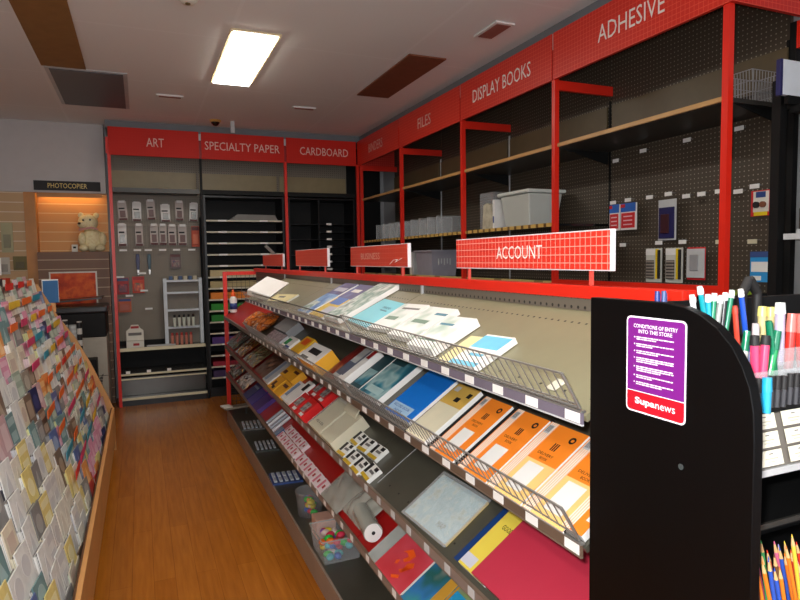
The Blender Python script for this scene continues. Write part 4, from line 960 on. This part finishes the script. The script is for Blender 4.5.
paperset('exercise_book', FS('S4', 1.495, .0), .18, .155, .012, blotch_mat('mixed_print', [(60, 90, 170), (120, 160, 70), (150, 130, 150)], 9, .3), WHITE, 'blue banner book cut by the bottom edge, next to the teal picture book', 'book', art=[(0, 1, .62, .86, mat('banner_blue', (40, 150, 200), .4))],
         words=[('Create', .5, .45, .74, .02, WHITE)])

# base deck goods
ZD = .1105
def blisterpad(x, y, w, l, label, c, grp=None):
    t = thing('blister_strip', label, 'pack', Matrix.Translation((x, y, ZD)) @ Matrix.Rotation(radians(-4), 4, 'Z'), grp)
    MB().box(0, w, -l, 0, 0, .012, c).build('card', t)
    for i in range(5):
        for j in range(2):
            MB().box(.012+i*(w-.02)/5, .012+i*(w-.02)/5+(w-.02)/5-.014, -l+.015+j*(l-.02)/2, -l+j*(l-.02)/2+(l-.02)/2, .0125, .022, mat('pale_cell', (196, 206, 216), .3)).build('cell', t, bev=.002)
blisterpad(.71, 3.88, .19, .20, 'blue edged blister strip pack on the base shelf', mat('dark_blue_card', (60, 84, 140), .4))
blisterpad(.73, 4.62, .17, .24, 'grey blister pack on the base shelf, farther from the blue edged one', mat('grey_green_card', (70, 76, 72), .4))
blisterpad(.73, 5.25, .18, .26, 'dark grey pack on the base shelf near the red end post', mat('grey_print'))
t = thing('price_ticket_strip', 'pale ribbed strip sticking out past the red end post over the floor', 'strip', frame((.65, 5.50, .175), (1, .22, .0), (-.22, 1, 0)))
MB().box(0, .30, 0, .09, 0, .018, strip_mat('ribbed_pale_strip', [(170, 160, 140), (120, 112, 100)], 'X', .012)).build('strip', t)
MB().box(-.02, .06, -.004, .094, .0185, .03, OFFW).build('white_end', t)
MB().cyl((.2, .045, -.064), (.2, .045, -.0005), .012, DKMET, 8).build('support_peg', t)
BITS = [(40, 200, 70), (240, 120, 30), (230, 60, 90), (60, 110, 200), (236, 214, 60), (150, 90, 180), (70, 190, 200), (220, 200, 190)]
def tubful(name, x, y, w, l, h, label, seed, n, round_=False):
    t = thing(name, label, 'tub', loc=(x, y, ZD))
    b = MB()
    if round_: b.lathe([(0, .001), (w*.42, .001), (w*.5, h), (w*.53, h), (w*.53, h+.006)], CLEAR, 24)
    else:
        b.taper(-w/2, w/2, -l/2, l/2, .001, h, .012, CLEAR, top=False)
        b.box(-w/2-.004, w/2+.004, -l/2-.004, -l/2, h, h+.006, CLEAR2).box(-w/2-.004, w/2+.004, l/2, l/2+.004, h, h+.006, CLEAR2).box(-w/2-.004, -w/2, -l/2, l/2, h, h+.006, CLEAR2).box(w/2, w/2+.004, -l/2, l/2, h, h+.006, CLEAR2)
    b.build('tub_body', t)
    r = random.Random(seed); cols = {}
    for i in range(n):
        lv = i//max(1, (n//3)); c = BITS[r.randrange(len(BITS))]
        if round_:
            a = r.uniform(0, 6.28); q = r.uniform(0, w*.27); px, py = q*cos(a), q*sin(a)
        else: px, py = r.uniform(-w/2+.035, w/2-.035), r.uniform(-l/2+.035, l/2-.035)
        o = MB().blob((0, 0, .015), .024, .018, .015, mat('eraser_%d' % BITS.index(c), c, .4), 8, 6).build('novelty_eraser', loc=(0, 0, 0))
        o.location = (x+px, y+py, ZD+.004+lv*.031); o.rotation_euler = (0, 0, r.uniform(0, 3))
        nm = ['green', 'orange', 'pink', 'blue', 'yellow', 'purple', 'aqua', 'beige'][BITS.index(c)]
        tag(o, '%s novelty eraser in the %s on the base shelf' % (nm, 'round clear tub' if round_ else 'square clear tub'), 'eraser', '%s erasers in the %s tub' % (nm, 'round' if round_ else 'square'))
tubful('round_tub', .80, 3.18, .15, .15, .13, 'round clear tub of colourful erasers on the base shelf', 4, 24, True)
tubful('square_tub', .80, 2.70, .19, .22, .11, 'square clear tub of colourful erasers on the base shelf, nearest', 8, 36)
tag(MB().box(-.05, .05, -.05, .05, 0, .10, mat('peach_box', (216, 170, 150), .5)).build('carton', loc=(0, 0, 0), bev=.004), 'peach coloured box between the two clear tubs on the base shelf', 'box').location = (.80, 2.905, ZD)

# ------------------------------------------------------------------ goods on the right wall
def WK(y, z, d=.05): return FW(2.869-d, y, z)
for i, (y, z) in enumerate(((3.26-.15, 2.163), (2.84, 2.153), (2.52, 2.155), (2.194, 2.151))):
    pass
HT = 'ticketed hook on the right pegboard, '
for i, (y, z, lb) in enumerate(((3.07, 2.10, 'top row, farthest'), (2.84, 2.125, 'top row, second'), (2.52, 2.13, 'top row, third'), (2.20, 2.13, 'top row, nearest, right of the red post'),
        (3.08, 1.835, 'middle row above the left red and blue pack'), (2.95, 1.84, 'middle row above the right red and blue pack'), (2.775, 1.84, 'middle row left of the dark blue pack'), (2.635, 1.845, 'middle row above the dark blue pack'),
        (2.51, 1.82, 'middle row right of the dark blue pack'), (2.41, 1.822, 'middle row, two places right of the dark blue pack'), (2.30, 1.825, 'middle row beside the red post'), (2.19, 1.812, 'middle row just past the red post'), (2.10, 1.828, 'middle row above the white and red pack'),
        (2.99, 1.562, 'low row under the red and blue packs'), (2.70, 1.567, 'low row above the yellow edged packs'), (2.53, 1.567, 'low row above the white pack'), (2.29, 1.56, 'low row behind the red post'), (2.105, 1.556, 'low row above the light blue pack'), (2.10, 1.33, 'lowest, under the light blue pack'))):
    hook_ticket(FW(2.869, y, z), HT+lb, 'peg hooks', w=.05, h=.022, l=.06 if i > 3 else .05, tm=mat('cream_ticket', (214, 206, 176), .5) if i in (16, 17) else TICKET)
rw = lambda s, w, x, y, m, t, h, z=.0128: text(s, w, frame((x, y, z), (1, 0, 0), (0, 1, 0)), m, t, h=h)
for i, y in enumerate((3.105, 3.005)):
    w = .085 if i == 0 else .125
    t = thing('hanging_pack', ['red and blue hanging pack, farther of the pair on the right pegboard', 'red and blue hanging pack, nearer of the pair on the right pegboard'][i], 'pack', WK(y, 1.655), 'red and blue packs')
    MB().box(0, w, 0, .165, 0, .012, WHITE).build('backing_card', t)
    MB().box(.006, w-.006, .012, .105, .0122, .0145, mat('pack_red', (206, 34, 40), .4)).box(0, w, .112, .165, .0122, .0135, mat('pack_blue', (40, 100, 190), .4)).box(0, w*.3, .14, .16, .0137, .0145, mat('pack_red')).build('printed_front', t)
    for q in range(3): MB().box(w*.2, w*.8, .03+q*.025, .037+q*.025, .0147, .0152, mat('pack_white_line', (236, 200, 200), .5)).build('print_line', t)
t = thing('hanging_pack', 'tall dark blue pack with clear edge hanging on the right pegboard', 'pack', WK(2.71, 1.58))
MB().box(0, .13, 0, .235, 0, .004, LGREY).box(.01, .12, .01, .19, .0042, .012, mat('indigo_print', (34, 34, 86), .3)).box(.03, .09, .04, .15, .0122, .02, mat('maroon_pens', (60, 24, 34), .3)).build('backing_card', t, bev=.002)
for i, y in enumerate((2.80, 2.65)):
    t = thing('hanging_pack', ['white and yellow edged pack of dark tips, farther of two on the low hooks', 'white and yellow edged pack of dark tips, nearer of two on the low hooks'][i], 'pack', WK(y, 1.335, .05), 'yellow edged packs')
    MB().box(0, .12, 0, .20, 0, .004, mat('pale_pack', (206, 206, 196), .4)).box(.075, .098, .02, .195, .0042, .007, mat('lemon_print', (236, 206, 30), .4)).box(.0, .07, .16, .195, .0042, .006, WHITE).build('backing_card', t)
    MB().box(.015, .065, .02, .13, .0042, .02, strip_mat('battery_rows', [(60, 54, 50), (150, 140, 130)], 'Y', .018)).box(.1, .112, .02, .19, .0042, .02, INK).build('blister', t, bev=.003)
t = thing('hanging_pack', 'white rounded blister pack with red corner on the low hooks of the right pegboard', 'pack', WK(2.50, 1.355))
MB().box(0, .12, 0, .18, 0, .004, mat('pack_red')).box(.005, .118, .012, .172, .0042, .014, LGREY).build('backing_card', t, bev=.006)
MB().box(.03, .085, .05, .14, .0145, .022, GREYP).build('blister', t, bev=.004)
t = thing('hanging_pack', 'white and red pack with dark batteries on the pegboard past the red post', 'pack', WK(2.12, 1.68))
MB().box(0, .10, 0, .125, 0, .004, mat('pack_red')).box(.015, .095, .02, .12, .0042, .008, OFFW).box(.03, .08, .09, .118, .0082, .01, mat('blue_card')).box(.02, .09, .002, .02, .0082, .009, mat('lemon_print')).build('backing_card', t)
MB().cyl((.035, .055, .009), (.035, .055, .02), .016, INK, 14).cyl((.07, .055, .009), (.07, .055, .02), .015, BRP, 14).build('blister', t)
t = thing('hanging_pack', 'light blue and white pack hanging low past the red post', 'pack', WK(2.115, 1.355))
MB().box(0, .105, 0, .15, 0, .006, mat('sky_blue_card', (50, 150, 214), .4)).box(.0, .105, .122, .15, .0062, .008, mat('dark_blue_card')).box(.008, .098, .05, .10, .0062, .009, WHITE).box(.01, .06, .008, .03, .0062, .009, WHITE).build('backing_card', t)
tag(MB().box(2.60, 2.75, 2.02, 2.2, 1.2985, 1.315, mat('lime_card', (150, 180, 50), .5)).build('card_pack', loc=(2.67, 2.1, 1.2985)), 'lime green pack lying low behind the pens past the red post', 'pack')

# second shelf of the right wall
t = thing('storage_tub', 'large pale translucent storage tub with lid on the yellow edged shelf', 'tub', loc=(2.645, 3.74, 1.7065))
TUB = mat('translucent_tub', (206, 208, 200), .3, alpha=.9, var=.02)
MB().taper(-.145, .145, -.18, .18, 0, .235, .03, TUB).build('tub_body', t, bev=.01)
MB().box(-.165, .165, -.20, .20, .236, .262, mat('tub_lid', (216, 220, 212), .3)).build('lid', t, bev=.01)
t = thing('paper_bag', 'crumpled cream paper bag in a clear sleeve left of the storage tub', 'bag', loc=(2.55, 4.14, 1.7065))
MB().prism([(-.08, 0), (.08, 0), (.065, .20), (.02, .215), (-.05, .195)], -.03, .03, blotch_mat('crumpled_cream', [(176, 168, 144), (214, 208, 186)], 18, .6, 5), 'X').build('bag_body', t, bev=.006)
tag(MB().box(-.1, .1, -.012, .012, 0, .225, WHITE).box(-.101, -.1002, -.008, .008, .05, .1, mat('blue_card')).build('white_box', loc=(0, 0, 0), bev=.002), 'slim white box standing between paper bag and storage tub', 'box').location = (2.58, 3.985, 1.7065)
tag(MB().box(-.15, .15, -.10, .10, 0, .30, CLEAR).build('clear_box', loc=(0, 0, 0)), 'tall clear plastic box behind the cream paper bag', 'box').location = (2.70, 4.20, 1.7065)
for k in range(9):
    o = MB().box(-.126, .126, -.001, .001, 0, .166, CLEAR).box(-.13, -.1262, -.0015, .0015, 0, .17, LGREY).box(.1262, .13, -.0015, .0015, 0, .17, LGREY).box(-.126, .126, -.0015, .0015, .1662, .17, LGREY).box(-.13, .13, .0018, .05, 0, .0025, CLEAR).build('file_divider', loc=(0, 0, 0), bev=0)
    o.location = (2.60, 6.45-k*.19, 1.7065)
    tag(o, 'clear upright file holder on the yellow edged shelf, %s from the far corner' % ORD[k+1], 'file holder', 'clear file holders')
t = thing('storage_tub', 'grey lilac storage tub with handle cut-outs on the lower right wall shelf', 'tub', loc=(2.62, 5.24, 1.3315))
GL = mat('lilac_grey_tub', (160, 156, 166), .4)
MB().taper(-.14, .14, -.18, .18, 0, .235, .02, GL, top=False).box(-.155, -.14, -.195, .195, .225, .24, GL).box(.14, .155, -.195, .195, .225, .24, GL).box(-.14, .14, -.195, -.18, .225, .24, GL).box(-.14, .14, .18, .195, .225, .24, GL).build('tub_body', t)
o = MB()
for k in range(5): o.box(-.07+k*.03, -.062+k*.03, -.182, -.176, .10+.012*(k % 2), .16, LGREY)
o.build('handle_slots', t)
for i, y in enumerate((5.57, 5.51)):
    o = MB().box(-.12, .12, -.02, .02, 0, .23, [OFFW, LGREY][i]).build('folder', loc=(0, 0, 0)); o.location = (2.60, y-.02, 1.3315) if i else (2.60, y-.03, 1.3315)
    o.rotation_euler = (radians(0), 0, 0)
    tag(o, ['white folder standing by the grey lilac tub, farther', 'light grey folder standing against the grey lilac tub'][i], 'folder')
# wire basket on the top shelf past the post
t = thing('wire_basket', 'grey wire basket on the top shelf beyond the near red post', 'basket', loc=(2.74, 2.06, 2.1955))
b = MB()
for k in range(10):
    y = -.07+k*.0155
    b.tube([(-.11, y, .15), (-.10, y, .003), (.09, y, .003), (.10, y, .15)], .0016, GREYP, 4)
for z, q in ((.15, 0), (.1, .007), (.05, .014)):
    b.tube([(-.11+q/2, -.07, z), (.10-q/2, -.07, z), (.10-q/2, .07, z), (-.11+q/2, .07, z), (-.11+q/2, -.07, z)], .002, GREYP, 4)
for k in range(11):
    x = -.10+k*.02
    b.tube([(x, -.07, .15), (x, -.068, .003), (x, .068, .003), (x, .07, .15)], .0018, GREYP, 4)
b.build('basket_wires', t)
# black fixture beyond, at the right edge
t = thing('wall_fixture', 'black shelving unit at the right edge beyond the red frame', 'shop fixture', loc=(2.75, 1.4, 0))
MB().box(2.885, 2.915, .5, 1.90, 0, 2.4, BLKM).build('back_panel', t, world=True)
MB().box(2.56, 2.60, 1.80, 1.84, 0, 2.24, BLKM).build('upright', t, world=True)
MB().box(2.605, 2.88, .6, 1.79, 2.10, 2.13, BLKM).build('shelf', t, world=True)
MB().box(2.605, 2.88, .6, 1.79, 1.555, 1.575, BLKM).build('shelf', t, world=True)
MB().box(2.585, 2.604, .6, 1.79, 1.555, 1.58, LGREY).build('shelf_edge', t, world=True)
MB().box(2.605, 2.88, .6, 1.79, 1.1, 1.12, BLKM).build('shelf', t, world=True)
tag(MB().box(2.52, 2.90, 1.765, 1.785, 2.165, 2.31, mat('pale_blank_sign', (216, 222, 228), .4)).box(2.505, 2.5195, 1.765, 1.785, 2.1605, 2.31, mat('navy_edge', (40, 40, 90), .4)).box(2.56, 2.9, 1.765, 1.785, 2.1305, 2.1645, BLKM).build('blank_sign', loc=(2.7, 1.77, 2.1305)), 'blank white sign panel at the right edge above the black shelving', 'sign')
tag(MB().box(2.64, 2.86, 1.68, 1.76, 1.5755, 1.69, mat('smoky_box', (70, 68, 62), .3)).box(2.625, 2.64, 1.68, 1.76, 1.5755, 1.60, LGREY).build('display_box', loc=(2.7, 1.7, 1.5755)), 'dark box on the black shelving at the right edge', 'box')

# ------------------------------------------------------------------ pen display stand with black end panel
ps = thing('pen_display_stand', 'tall black pen display stand with rounded side panel at the near end of the gondola', 'display stand', loc=(.95, .66, 0))
prof = [(.818, 0), (.818, 1.429), (.66, 1.429), (.625, 1.425), (.598, 1.416), (.572, 1.401), (.550, 1.380), (.534, 1.356), (.523, 1.330), (.517, 1.30), (.515, 1.26), (.515, 0)]
PN = mat('black_panel_gloss', (3, 3, 4), .4, spec=.22, var=.1)
MB().prism(prof, .700, .717, PN, 'X').build('side_panel', ps, world=True, bev=.0012)
MB().prism(prof, 1.40, 1.417, PN, 'X').build('side_panel', ps, world=True)
MB().box(.718, 1.399, .80, .817, 0, 1.415, BLKM).build('back_panel', ps, world=True)
MB().box(.718, 1.399, .575, .799, 1.18, 1.19, BLKM).box(.718, 1.399, .565, .5745, 1.186, 1.196, LGREY).build('shelf', ps, world=True)
MB().box(.718, 1.399, .60, .799, 1.085, 1.095, BLKM).box(.718, 1.399, .595, .5995, 1.090, 1.098, DKMET).build('shelf', ps, world=True)
MB().box(.718, 1.399, .52, .799, .93, .94, BLKM).build('shelf', ps, world=True)
MB().box(.718, 1.399, .52, .799, .5, .51, BLKM).build('shelf', ps, world=True)
MB().box(.718, 1.399, .53, .54, 0, .1, BLKM).build('kickboard', ps, world=True)
MB().cyl((.6992, .626, 1.196), (.6999, .626, 1.196), .0045, mat('cap_grey', (60, 66, 66), .25), 16).build('screw_cap', ps, world=True)
# sticker
T = FW(.6994, .733, 1.2565)
t = thing('entry_sticker', 'purple and red CONDITIONS OF ENTRY sticker on the black side panel', 'sticker', T)
def rrect(w, h, r, n=6):
    pts = []
    for cx, cy, a0 in ((w-r, r, -90), (w-r, h-r, 0), (r, h-r, 90), (r, r, 180)):
        for k in range(n+1):
            a = radians(a0+90*k/n); pts.append((cx+r*cos(a), cy+r*sin(a)))
    return pts
Wd, Hs = .114, .149
MB().prism(rrect(Wd, Hs, .008), 0, .0003, mat('sticker_white', (250, 244, 252), .3, var=0)).build('white_border', t)
PUR = mat('sticker_purple', (118, 30, 128), .3, var=0)
o = MB().prism([(x+.0025, y+.0025) for x, y in rrect(Wd-.005, Hs-.005, .006)], .00035, .0005, PUR)
o.build('purple_field', t)
SR = mat('sticker_red', (186, 22, 40), .3, var=0)
pts = [p for p in [(x+.0025, y+.0025) for x, y in rrect(Wd-.005, .034, .006)]]
o = MB().prism([(.0025, .0325), (.0025, .0085), (.0042, .0045), (.0085, .0025), (Wd-.0085, .0025), (Wd-.0042, .0045), (Wd-.0025, .0085), (Wd-.0025, .0325)], .00055, .0007, SR)
o.build('red_band', t)
MB().box(.0025, Wd-.0025, .0325, .0337, .00055, .0008, mat('sticker_white')).build('white_rule', t)
ws = mat('sticker_white')
text('CONDITIONS OF ENTRY', .084, frame((Wd/2, .1345, .0009), (1, 0, 0), (0, 1, 0)), ws, t, h=.0058, bold=True)
text('INTO THIS STORE', .064, frame((Wd/2, .1265, .0009), (1, 0, 0), (0, 1, 0)), ws, t, h=.0058, bold=True)
yy = .118
rr = random.Random(2)
for k, nl in enumerate((2, 2, 2, 3, 3, 2, 2)):
    o = MB().box(.016, .018, yy-.002, yy, .0006, .0009, ws)
    for q in range(nl):
        x = .021; xe = .021+(.071 if q < nl-1 else rr.uniform(.02, .05))
        while x < xe:
            l = rr.uniform(.004, .010); o.box(x, min(xe, x+l), yy-.0016-q*.0030, yy-q*.0030, .0006, .0009, ws); x += l+.0013
    o.build('printed_rule', t)
    yy -= .0030*nl+.0046
text('Supa', .040, frame((.039, .0175, .0010), (1, 0, 0), (0, 1, 0)), ws, t, h=.0135, bold=.035)
text('news', .036, frame((.078, .0172, .0010), (1, 0, 0), (0, 1, 0)), ws, t, h=.0082)

# pens, highlighters and pencils
def pen(name, x, y, zt, lean, c, cap, label, cat, grp, L=.14, r=.0040, capL=.035, clipm=None, tip=False, lean2=0):
    """x,y,zt is the top end; lean in degrees towards -x"""
    M = Matrix.Translation((x, y, zt)) @ Matrix.Rotation(radians(lean), 4, 'Y') @ Matrix.Rotation(radians(lean2), 4, 'X')
    t = thing(name, label, cat, M, grp)
    if tip:
        MB().cyl((0, 0, -L), (0, 0, -.018), r, c, 6).build('barrel', t)
        MB().cyl((0, 0, -.0179), (0, 0, -.005), r, mat('bare_wood', (222, 178, 120), .6), 6, r1=r*.4).build('sharpened_wood', t)
        MB().cyl((0, 0, -.0049), (0, 0, 0), r*.4, cap, 6, r1=.0004).build('lead', t)
    else:
        MB().cyl((0, 0, -L), (0, 0, -capL), r, c, 10).build('barrel', t)
        MB().cyl((0, 0, -capL+.0003), (0, 0, 0), r*1.12, cap, 10, r1=r*.95).box(r*1.0, r*1.5, -.001, .001, -capL, -.004, cap).build('cap', t)
    return t
def pc(n, c): return mat('pen_'+n, c, .3, var=.02, coat=.3)
PW = pc('white', (236, 240, 240)); 
G1 = 'pens in the back row of the stand'
rowA = [('teal', (20, 150, 160), PW, .752, 1.452, -18), ('white', (216, 226, 226), PW, .737, 1.440, -14), ('aqua', (30, 160, 200), PW, .769, 1.440, -6), ('green', (14, 130, 90), PW, .783, 1.441, 6),
        ('silver', (150, 156, 150), PW, .797, 1.437, 12), ('black', (24, 24, 26), PW, .806, 1.441, 8), ('emerald', (10, 120, 84), PW, .820, 1.444, 14), ('red', (190, 60, 40), pc('red', (206, 70, 50)), .826, 1.420, -10), ('royal blue', (30, 80, 190), PW, .838, 1.445, -14)]
for n, c, cap, x, z, ln in rowA:
    pen('ballpoint_pen', x, .645, z, ln*.8, pc(n, c), cap, '%s ballpoint pen in the back row of the pen stand%s' % (n, ' with white end' if cap is PW else ''), 'pen', G1, L=.115, capL=.012)
for i, (x, n, c) in enumerate(((.716+.012, 'dark blue', (40, 60, 130)), (.742, 'slate', (70, 90, 140)))):
    pen('ballpoint_pen', x+.02, .72, 1.442, 0, pc(n, c), pc(n, c), '%s pen behind the rounded corner of the black panel' % n, 'pen', G1, L=.1)
rowB = [('black grip', (20, 20, 22), pc('clear', (200, 190, 190)), .846, 1.402, -3, .005, 'pen'), ('white and green', (220, 226, 220), pc('emerald', (10, 120, 84)), .828, 1.392, 10, .005, 'pen'),
        ('green', (40, 150, 90), pc('emerald', (10, 120, 84)), .875, 1.404, -14, .005, 'pen'), ('bright green', (30, 160, 90), pc('emerald', (10, 120, 84)), .895, 1.388, 16, .0062, 'pen')]
for n, c, cap, x, z, ln, r_, k in rowB:
    pen('marker_pen', x, .625, z-.008, ln*.8, pc(n.replace(' ', '_'), c), cap, '%s marker in the middle row of the pen stand' % n, 'pen', 'markers in the middle row', L=.09, r=r_, capL=.03)
for i, (x, z, ln) in enumerate(((.808, 1.381, -3), (.832, 1.380, 5))):
    pen('highlighter', x, .598, z, ln, pc('hot_pink', (236, 66, 110)), INK, 'pink highlighter with black cap, %s of the two' % ['left', 'right'][i], 'highlighter', 'pink highlighters', L=.085, r=.0062, capL=.014)
for i, x in enumerate((.91, .93)):
    pen('glue_stick', x+.026, .68, 1.412-.002*i, 0, pc('glue_cream', (216, 200, 140)), pc('glue_yellow', (236, 226, 130)), 'cream glue stick with yellow cap, %s of the pair behind the highlighters' % ['left', 'right'][i], 'glue stick', 'yellow capped glue sticks', L=.09, r=.0068, capL=.016)
pen('glue_stick', .936, .65, 1.420, 0, pc('glue_lilac', (190, 180, 206)), PW, 'white capped lilac glue stick in the pen stand', 'glue stick', None, L=.10, r=.0075, capL=.018)
for i, (x, z) in enumerate(((.958, 1.402), (.975, 1.40), (.992, 1.396))):
    pen('marker_pen', x, .645, z, [4, -6, 3][i], pc('scarlet', (226, 54, 44)), pc('salmon', (230, 120, 110)), 'scarlet marker at the right of the pen stand, %s from the left' % ORD[i+1], 'pen', 'scarlet markers', L=.09, r=.007, capL=.03)
tag(MB().tube([(.95, .73, 1.36), (.953, .73, 1.43), (.97, .73, 1.455), (.99, .73, 1.43), (.99, .73, 1.36)], .008, INK, 8).build('scissor_handle', loc=(.97, .73, 1.36)), 'black looped handle standing behind the glue sticks', 'handle')
# holders
def holder(x0, x1, y0, y1, z0, z1, label):
    CLEAR2 = CLEAR
    t = thing('pen_holder', label, 'pen holder', loc=((x0+x1)/2, (y0+y1)/2, z0))
    th = .0015
    MB().box(x0, x1, y0, y0+th, z0, z1, CLEAR2).box(x0, x1, y1-th, y1, z0, z1, CLEAR2).box(x0, x0+th, y0+th, y1-th, z0, z1, CLEAR2).box(x1-th, x1, y0+th, y1-th, z0, z1, CLEAR2).box(x0+th, x1-th, y0+th, y1-th, z0, z0+th, CLEAR2).build('clear_box', t, world=True)
    return t
holder(.725, 1.10, .630, .70, 1.305, 1.35, 'clear tray holding the back row of pens')
MB().box(.718, 1.399, .629, .799, 1.29, 1.304, BLKM).build('step', ps, world=True)
holder(.725, 1.10, .585, .6275, 1.285, 1.33, 'clear tray holding the highlighters')
MB().box(.718, 1.399, .584, .6275, 1.27, 1.284, BLKM).build('step', ps, world=True)
G3 = 'black pens in the front row'
for k in range(13):
    x = .778+k*.0135
    if k == 2: continue
    pen('gel_pen', x, .578, 1.325-.001*(k % 3), 4, pc('graphite', (52, 52, 56)), INK, 'black and clear gel pen in the front row, %s from the black panel' % ORD[k+1], 'pen', G3, L=.045, r=.0045, capL=.02)
pen('highlighter', .803, .5735, 1.325, 2, pc('cyan_blue', (40, 170, 220)), pc('cyan_blue', (40, 170, 220)), 'bright cyan highlighter standing among the black gel pens', 'highlighter', None, L=.05, r=.0065, capL=.02)
# cards of the sample display
t = thing('ticket_display', 'sloping black display of cream sample cards under the pens', 'display', loc=(.95, .56, 1.19))
MB().prism([(.5675, 1.1965), (.799, 1.1965), (.799, 1.268), (.584, 1.268)], .719, 1.398, mat('smoky_grey_base', (110, 104, 96), .4), 'X').build('sloping_base', t, world=True)
for j in range(3):
    for i in range(5):
        x = .722+i*.062-.0*j
        z0 = 1.2005+j*.0245; yf = .5655+.0062*j
        M = frame((x, yf, z0), (1, 0, 0), (0, .25, 1)); 
        c = thing('sample_card', 'cream sample card in the sloping display, %s row, %s from the black panel' % (['bottom', 'middle', 'top'][j], ORD[i+1]), 'card', M, 'cream sample cards')
        MB().box(0, .046, 0, .021, 0, .0015, mat('sample_cream', (240, 236, 214), .5, var=.02)).build('card', c)
        MB().box(.019, .027, .0155, .017, .0016, .0018, mat('grey_print')).box(.010, .036, .009, .0105, .0016, .0018, mat('faint_print', (190, 184, 160), .5)).box(.014, .032, .005, .006, .0016, .0018, mat('faint_print')).build('print', c)
# pencils in the low tray
holder(.722, 1.05, .535, .60, .9405, 1.00, 'clear tray of coloured pencils low in the stand')
PCL = [('blue', (50, 90, 190)), ('lilac', (150, 150, 210)), ('green', (60, 160, 90)), ('orange', (240, 130, 40)), ('white', (220, 226, 230)), ('teal', (50, 150, 150)), ('yellow', (230, 200, 70)), ('red', (220, 60, 40)), ('brown', (120, 80, 50)), ('pink', (226, 110, 150))]
rp = random.Random(5); cnt = {}
for k in range(34):
    n, c = PCL[rp.randrange(10)] if k > 1 else PCL[3]
    j = k//12
    x = .748+(k % 12)*.0125+rp.uniform(-.002, .002)
    cnt[n] = cnt.get(n, 0)+1
    pen('coloured_pencil', x-.0, .545+j*.018, 1.075+rp.uniform(-.012, .012)+(.025 if k in (5, 6) else 0), -12-rp.uniform(0, 5), pc('pencil_'+n, c), pc('pencil_'+n, c), '%s pencil in the low tray, %s row, %s from the black panel' % (n, ['front', 'middle', 'rear'][j], ORD[k % 12+1]), 'pencil', 'coloured pencils in the low tray', L=.125, r=.0030, tip=True)

# ------------------------------------------------------------------ light
t = MB().box(-1.9, 2.5, YF+.001, YF+.02, .5, 2.6, mat('added_daylight_pane', (236, 242, 250), .1, emit=1.6, var=0)).build('unseen_window_1'); struct(t)  # unseen glowing shopfront pane added behind the camera to lift the ceiling
o = MB()
for x in (-1.93, -.45, 1.03, 2.5): o.box(x, x+.05, YF+.001, YF+.05, .45, 2.65, LGREY)
for z in (.45, 2.6): o.box(-1.93, 2.55, YF+.001, YF+.049, z, z+.05, LGREY)
o.build('unseen_window_frame', t)  # frame around the added pane
luminaire(.74, .95, 'added unseen fluorescent panel light in the ceiling above the camera', e=13)  # out-of-view panel added to brighten the near goods
luminaire(-1.3, .95, 'added unseen fluorescent panel light in the ceiling above the left aisle', e=5)  # second out-of-view panel, added as extra light for the room
fl = bpy.data.lights.new('camera_flash', 'AREA'); fl.shape = 'RECTANGLE'; fl.size = .05; fl.size_y = .03; fl.energy = 15
fo = bpy.data.objects.new('camera_flash', fl); COL.objects.link(fo)
Mf = Mc.copy(); Mf.translation = Vector((0, 0, CAMZ))+R3*-.05+U3*.06-F*.02; fo.matrix_world = Mf
w = bpy.data.worlds.new('world'); S.world = w; w.use_nodes = True
w.node_tree.nodes['Background'].inputs[0].default_value = (.02, .02, .02, 1)
w.node_tree.nodes['Background'].inputs[1].default_value = 1
S.view_settings.view_transform = 'Standard'; S.view_settings.look = 'None'; S.view_settings.gamma = 1
S.view_settings.exposure = 0.8
